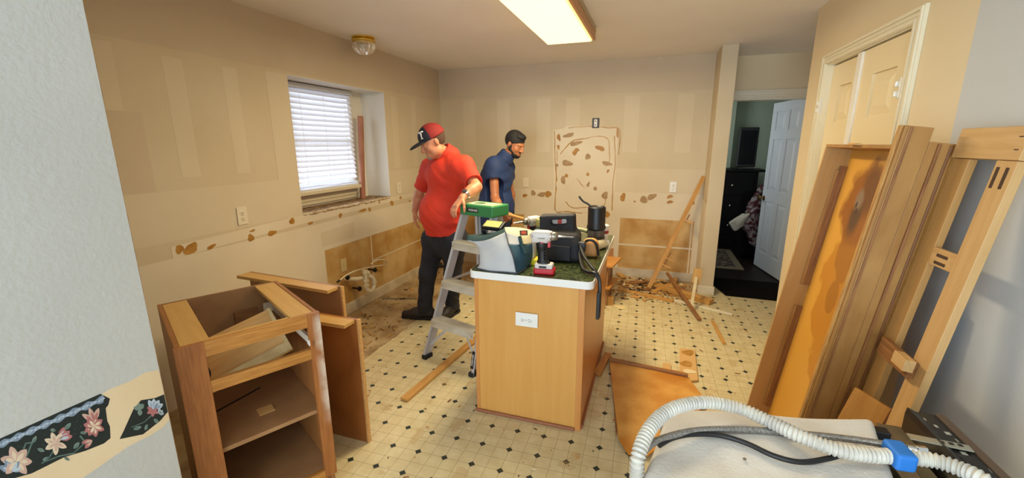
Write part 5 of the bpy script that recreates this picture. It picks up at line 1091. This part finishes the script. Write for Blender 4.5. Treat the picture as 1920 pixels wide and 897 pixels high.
lb('channel_web', yn-.004, yn-.016, 0, 1.575, .0765, .150, W_CHAN, ch); lb('channel_edge', yn+.06, yn-.030, 0, 1.575, .1505, .170, wood('edge_ochre', (208, 162, 90), (178, 126, 62), .6, 12), ch)
lb('channel_ridge', yn-.016, yn-.026, 0, 1.57, .100, .108, W_DARK, ch); lb('channel_ridge', yn-.016, yn-.022, 0, 1.57, .134, .142, mat('reddish_groove', (128, 84, 48), .4), ch)
# face frame
MFr = lean(.742, .135)
fr = empty('face_frame', (.75, 1.66, 0), 'pale wooden cabinet face frame leaning on right wall beside the tall carcass', 'face frame')
FRM = wood('frame_maple', (194, 150, 92), (206, 166, 110), .5, 4)
sl_ = math.sqrt(1+.135**2)
def fb_(name, y0, y1, z0, z1, d0, d1, grain='s', m=None, **k): return lb(name, y0, y1, z0*sl_, z1*sl_, d0, d1, m or FRM, fr, MFr, grain=grain, bev=.002, **k)
fb_('top_rail', 1.805, 1.525, 1.50, 1.592, -.012, .022, 'x'); fb_('stile', 1.608, 1.53, .05, 1.499, -.008, .016)
fb_('stile', 1.80, 1.728, .05, 1.499, -.004, .018, m=W_GREYWOOD)
mr_ = fb_('middle_rail', 1.728, 1.609, 1.155, 1.212, -.004, .014, 'x')
lr_ = fb_('lower_rail', 1.76, 1.57, .80, .86, -.030, -.0095, 'x', m=W_DARK); fb_('rail_block', 1.615, 1.545, .83, .87, -.06, -.0305, 'x')
for z_ in (1.168, 1.192): lb('pocket_hole', 1.70, 1.645, (z_-.006)*sl_, (z_+.004)*sl_, -.0055, -.0035, mat('pocket_dark', (70, 46, 28), .8), mr_, MFr, grain='x')
for y_ in (1.59, 1.555): lb('pocket_hole', y_+.006, y_-.006, 1.42*sl_, 1.48*sl_, -.0095, -.0075, MC['pocket_dark'], fr, MFr)
for z_ in (1.53, 1.565): lb('staple_mark', 1.555, 1.54, (z_-.003)*sl_, (z_)*sl_, -.0135, -.0115, MC['pocket_dark'], fr, MFr, grain='x')
for y_ in (1.62, 1.68, 1.74): lb('staple_mark', y_, y_-.014, 1.5915*sl_, 1.5932*sl_, -.006, -.003, MC['pocket_dark'], fr, MFr, grain='x')
pk = board('short_plank', (.70, 1.655, .30), (.80, 1.675, .66), .12, .018, wood('plank_orange', (176, 116, 50), (196, 138, 66), .45, 4), None, up=(-.75, -.6, .3)); tag(pk, 'short orange plank wedged at the foot of the face frame', 'plank')
tag(board('thin_dark_panel', (.90, 1.78, .02), (.965, 1.70, 1.02), .08, .006, mat('grey_brown_panel', (110, 100, 92), .6), None, up=(-1, 0, .1)), 'thin grey-brown panel between the face frame and right wall', 'panel')
# ------------------------------------------------------------------ dishwasher, lower right
dw = empty('dishwasher', (.4, .95, 0), 'uninstalled dishwasher topped with white insulation blanket at lower right', 'dishwasher')
GM = mat('galvanised', (150, 140, 116), .35, .8, col2=(120, 110, 90), scale=9)
obj('tub', box((.07, .66, .02), (.585, 1.15, .78), .01), mat('tub_grey', (120, 118, 112), .5), dw)
fbk = Field((-.06, .50, .66), (.66, 1.34, .90), .006)
def blanket(x, y, z):
    # soft slab with skewed outline
    u = (x-.024-(y-.849)*.21)/.50; top = .822+.004*np.sin(x*14+y*9)+.003*np.sin(y*31)
    dx_ = np.maximum(-u, u-1)*.5; yl = 1.148+(x-.088)*.21; dy_ = np.maximum(y-yl, .60-y); dz_ = np.maximum(z-top, .73-z)
    q = [dx_+.018, dy_+.018, dz_+.018]
    return np.sqrt(np.maximum(q[0], 0)**2+np.maximum(q[1], 0)**2+np.maximum(q[2], 0)**2)+np.minimum(np.maximum(np.maximum(q[0], q[1]), q[2]), 0)-.018
fbk.put(blanket, (-.04, .52, .68), (.64, 1.3, .88), .01); sdf_obj('insulation_blanket', fbk, mat('white_felt', (222, 216, 206), .95, bump=.5, bscale=120, col2=(212, 204, 192), scale=12), dw)
for k, (x_, y_) in enumerate(((.34, 1.06), (.43, 1.1), (.25, .98), (.52, 1.14))): obj('bolt_mark', lathe_mesh([(.004, 0), (.004, .002), (.001, .0025)], 8), mat('soot_mark', (120, 104, 84), .9), dw, T(x_, y_, .8225))
obj('frame_rail', box((.60, .66, .74), (.645, 1.27, .785), .003), GM, dw); obj('frame_rail', box((.585, .62, .70), (.705, 1.235, .74), .004), W_DARK, dw)
obj('frame_plate', box((.645, .70, .755), (.70, 1.31, .762), .001), GM, dw); obj('black_clip', box((.60, 1.215, .785), (.635, 1.245, .81), .003), BLACK, dw)
obj('mounting_bracket', box((.63, 1.20, .79), (.685, 1.285, .795), .001), GM, dw)
br = obj('slotted_bracket', box((.655, 1.175, .826), (.775, 1.20, .829), .001), mat('zinc_bright', (196, 196, 180), .3, .8), dw, T(0, 0, 0) @ T(.7, 1.19, 0) @ RZ(D(-4)) @ T(-.7, -1.19, 0))
for x_ in (.72, .738, .756): obj('bracket_hole', box((x_-.005, 1.183, .8285), (x_+.005, 1.192, .8298), .0005), BLACK, br)
obj('lower_plate', box((.60, .70, .742), (.70, 1.05, .748), .001), GM, dw); obj('plate_hole', lathe_mesh([(.016, .7485), (.016, .7495), (.002, .7495)], 20), BLACK, dw, T(.655, 1.0, 0))
bm = bmesh.new(); add_prism(bm, [(.712, .30), (.712, .815), (.715, .832), (.735, .822), (.775, .822), (.793, .815), (.80, .78), (.80, .30)], Y, .73, 1.33)
cpn = obj('control_panel', bm, mat('dark_control_panel', (30, 29, 28), .35), dw); obj('brown_edge_strip', box((.776, .73, .8222), (.797, 1.33, .8262), .001), mat('brown_edge', (92, 74, 58), .5), dw)
LT = mat('panel_print', (170, 170, 160), .5)
for k in range(9): x_ = .738+.009*(k % 4); y_ = 1.29-.026*k; obj('panel_mark', box((x_, y_, .8222), (x_+.003+.004*(k % 3), y_+.012, .8226)), LT, cpn)
obj('panel_button', box((.735, 1.07, .8222), (.770, 1.15, .8240), .001), BLACK, cpn)
def zl(x, y, z): return at(x, y, Z, z)
corr = lambda r0, pitch, amp: (lambda s, t: r0+amp*math.sin(2*math.pi*s/pitch))
hp = [(1195, 905, .80), (1196, 860, .85), (1212, 815, .875), (1240, 780, .885), (1275, 762, .885), (1325, 755, .875), (1385, 766, .862), (1440, 790, .858), (1500, 818, .864), (1560, 841, .862), (1620, 853, .856), (1690, 857, .852), (1750, 864, .856), (1800, 880, .862), (1850, 905, .866), (1920, 960, .84), (1975, 1040, .76), (1985, 1130, .66), (1960, 1210, .56)]
tag(obj('corrugated_hose', tube_mesh([zl(*q) for q in hp], corr(.0155, .0095, .0022), 14, True, 34), mat('hose_white', (212, 206, 190), .45, col2=(186, 180, 168), scale=20), smooth=True), 'pale corrugated drain hose curling over the white dishwasher blanket', 'hose')
hp = [(1192, 905, .80), (1198, 868, .83), (1212, 842, .843), (1240, 824, .843), (1300, 809, .838), (1370, 806, .837), (1440, 809, .836), (1520, 816, .836), (1600, 825, .842), (1665, 835, .855), (1700, 842, .860)]
s_ = tag(obj('braided_hose', tube_mesh([zl(*q) for q in hp], .0086, 12, True, 40), mat('steel_braid', (176, 172, 166), .35, .7, col2=(130, 126, 120), scale=220), smooth=True), 'braided steel supply hose on the dishwasher, taped end with chrome fitting', 'hose')
tube('chrome_fitting', [zl(1700, 842, .860), zl(1718, 846, .861)], .011, CHROME, s_); tube('chrome_nut', [zl(1718, 846, .861), zl(1737, 849, .862)], .0135, CHROME, s_, seg=6)
hp = [(1236, 836, .838), (1262, 822, .836), (1300, 815, .835), (1350, 817, .834), (1400, 832, .834), (1450, 855, .834), (1500, 867, .834), (1550, 861, .836), (1610, 846, .842), (1670, 845, .852)]
tag(tube('black_power_cable', [zl(*q) for q in hp], .0062, BLACK), 'black rubber cable in an S curve on the white blanket', 'cable')
a_, b2 = zl(1666, 853, .856), zl(1706, 857, .858); fd = Field(a_-Vector((.06, .06, .05)), b2+Vector((.06, .06, .05)), .003); dv = (b2-a_).normalized(); sd_ = Vector((-dv.y, dv.x, 0)); M_ = Matrix(((dv.x, sd_.x, 0), (dv.y, sd_.y, 0), (0, 0, 1)))
fd.rbox((a_+b2)/2+sd_*.001, ((b2-a_).length/2, .031, .0205), M_, r=.007, k=.003); tag(sdf_obj('blue_tape', fd, mat('painters_blue', (38, 118, 200), .6), None), 'blue masking tape wrapped around the hoses and cable', 'tape')
# ------------------------------------------------------------------ hallway and far room
bm = bmesh.new(); add_prism(bm, [(.80, 4.62), (2.2, 4.60), (2.2, 5.22), (.70, 5.22), (.72, 4.95)], Z, .001, .012); tag(obj('black_mat', bm, mat('black_mat', (8, 7, 8), .9, spec=.1, bump=.5, bscale=200)), 'black floor mat in the hallway before the doorway', 'mat')
rg = empty('area_rug', (.7, 6.1, 0), 'patterned area rug on the dark floor through the doorway', 'rug'); bm = bmesh.new(); add_box(bm, (-.1, 5.68, 0), (1.16, 6.75, .008)); obj('rug_border', bm, mat('rug_cream', (120, 108, 84), .95), rg); obj('rug_field', box((-.02, 5.76, .008), (1.08, 6.67, .010)), mat('rug_pattern', (44, 36, 34), .95, col2=(104, 90, 74), scale=14, contrast=(.45, .55)), rg)
ds = empty('dark_dresser', (1.2, 7.0, 0), 'tall black cabinet standing in the dark room beyond the doorway', 'cabinet'); obj('dresser_body', box((.55, 6.95, 0), (1.45, 7.4, 1.14), .01), mat('black_wood', (9, 8, 9), .5, spec=.2), ds); obj('dresser_top', box((.52, 6.9, 1.14), (1.55, 7.42, 1.17), .005), MC['black_wood'], ds)
for z_ in (.2, .5, .8): dq = obj('drawer', box((.6, 6.94, z_), (1.40, 6.955, z_+.26), .004), MC['black_wood'], ds); lathe('drawer_knob', [(.012, 0), (.016, .02), (.004, .024)], CHROME, dq, T(1.12, 6.94, z_+.14) @ RX(D(90)), seg=12)
tv = empty('monitor', (1.28, 7.05, 1.17), 'black flat screen standing on the black cabinet beyond the doorway', 'screen'); obj('screen_frame', box((1.155, 7.04, 1.20), (1.41, 7.08, 1.77), .012), BLACK, tv); obj('screen', box((1.18, 7.036, 1.24), (1.385, 7.041, 1.73)), mat('screen_dark', (24, 26, 28), .15), tv); obj('stand', box((1.2, 6.98, 1.17), (1.38, 7.14, 1.185), .003), BLACK, tv)
ch_ = empty('armchair', (1.5, 6.6, 0), 'dark armchair under a red and white blanket behind the open door', 'armchair')
fd = Field((1.0, 6.1, -.02), (2.1, 7.0, 1.1), .012); fd.rbox((1.52, 6.55, .22), (.33, .3, .2), r=.06, k=.05); fd.rbox((1.56, 6.78, .5), (.32, .1, .36), r=.08, k=.05); fd.rbox((1.25, 6.55, .36), (.07, .28, .2), r=.06, k=.04); sdf_obj('upholstery', fd, mat('dark_upholstery', (9, 8, 9), .95, spec=.1), ch_)
fd = Field((1.0, 5.9, .05), (2.0, 6.9, 1.2), .009); q1, q2, q3, q4 = at(1430, 352, Y, 6.45), at(1416, 385, Y, 6.35), at(1408, 420, Y, 6.25), at(1418, 452, Y, 6.25); fd.cap(q1, q2, .05, .08, .03); fd.cap(q2, q3, .08, .10, .04); fd.cap(q3, q4, .10, .08, .04); fd.wrinkle(lambda x, y, z: np.sin(x*40+z*30)*np.sin(z*50+y*20), .012)
tag(sdf_obj('blanket', fd, mat('red_white_blanket', (66, 12, 18), .9, col2=(132, 122, 120), scale=9, contrast=(.48, .56), dist=2), None), 'red and white patterned blanket heaped on the dark armchair', 'blanket')
fd = Field((.8, 5.9, .1), (1.5, 6.6, .9), .007); Mx = (RY(D(-35)) @ RZ(D(20))).to_3x3(); qc = at(1386, 417, Y, 6.2); fd.rbox(qc, (.12, .03, .075), Mx, r=.028, k=.02); fd.cap(qc, at(1404, 402, Y, 6.2), .05, .02, .03); fd.wrinkle(cloth_noise(1, 2), .003); tag(sdf_obj('white_cushion', fd, mat('white_cushion', (186, 180, 164), .9), None), 'white cushion tied on the front of the red blanket', 'cushion')

# repeats of one kind carry one group
GR = {'wall_outlet': 'wall outlets and plates', 'shutoff_valve': 'shutoff valves round the drain', 'wood_scrap': 'wood scraps in the back debris', 'wood_strip': 'loose pine strips on the vinyl', 'cabinet_panel': 'cabinet side panels beside the oak cabinet', 'cordless_drill': 'cordless drills on the island'}
for o in list(C.objects):
    if o.parent is None and 'label' in o and o.name.split('.')[0] in GR: o['group'] = GR[o.name.split('.')[0]]
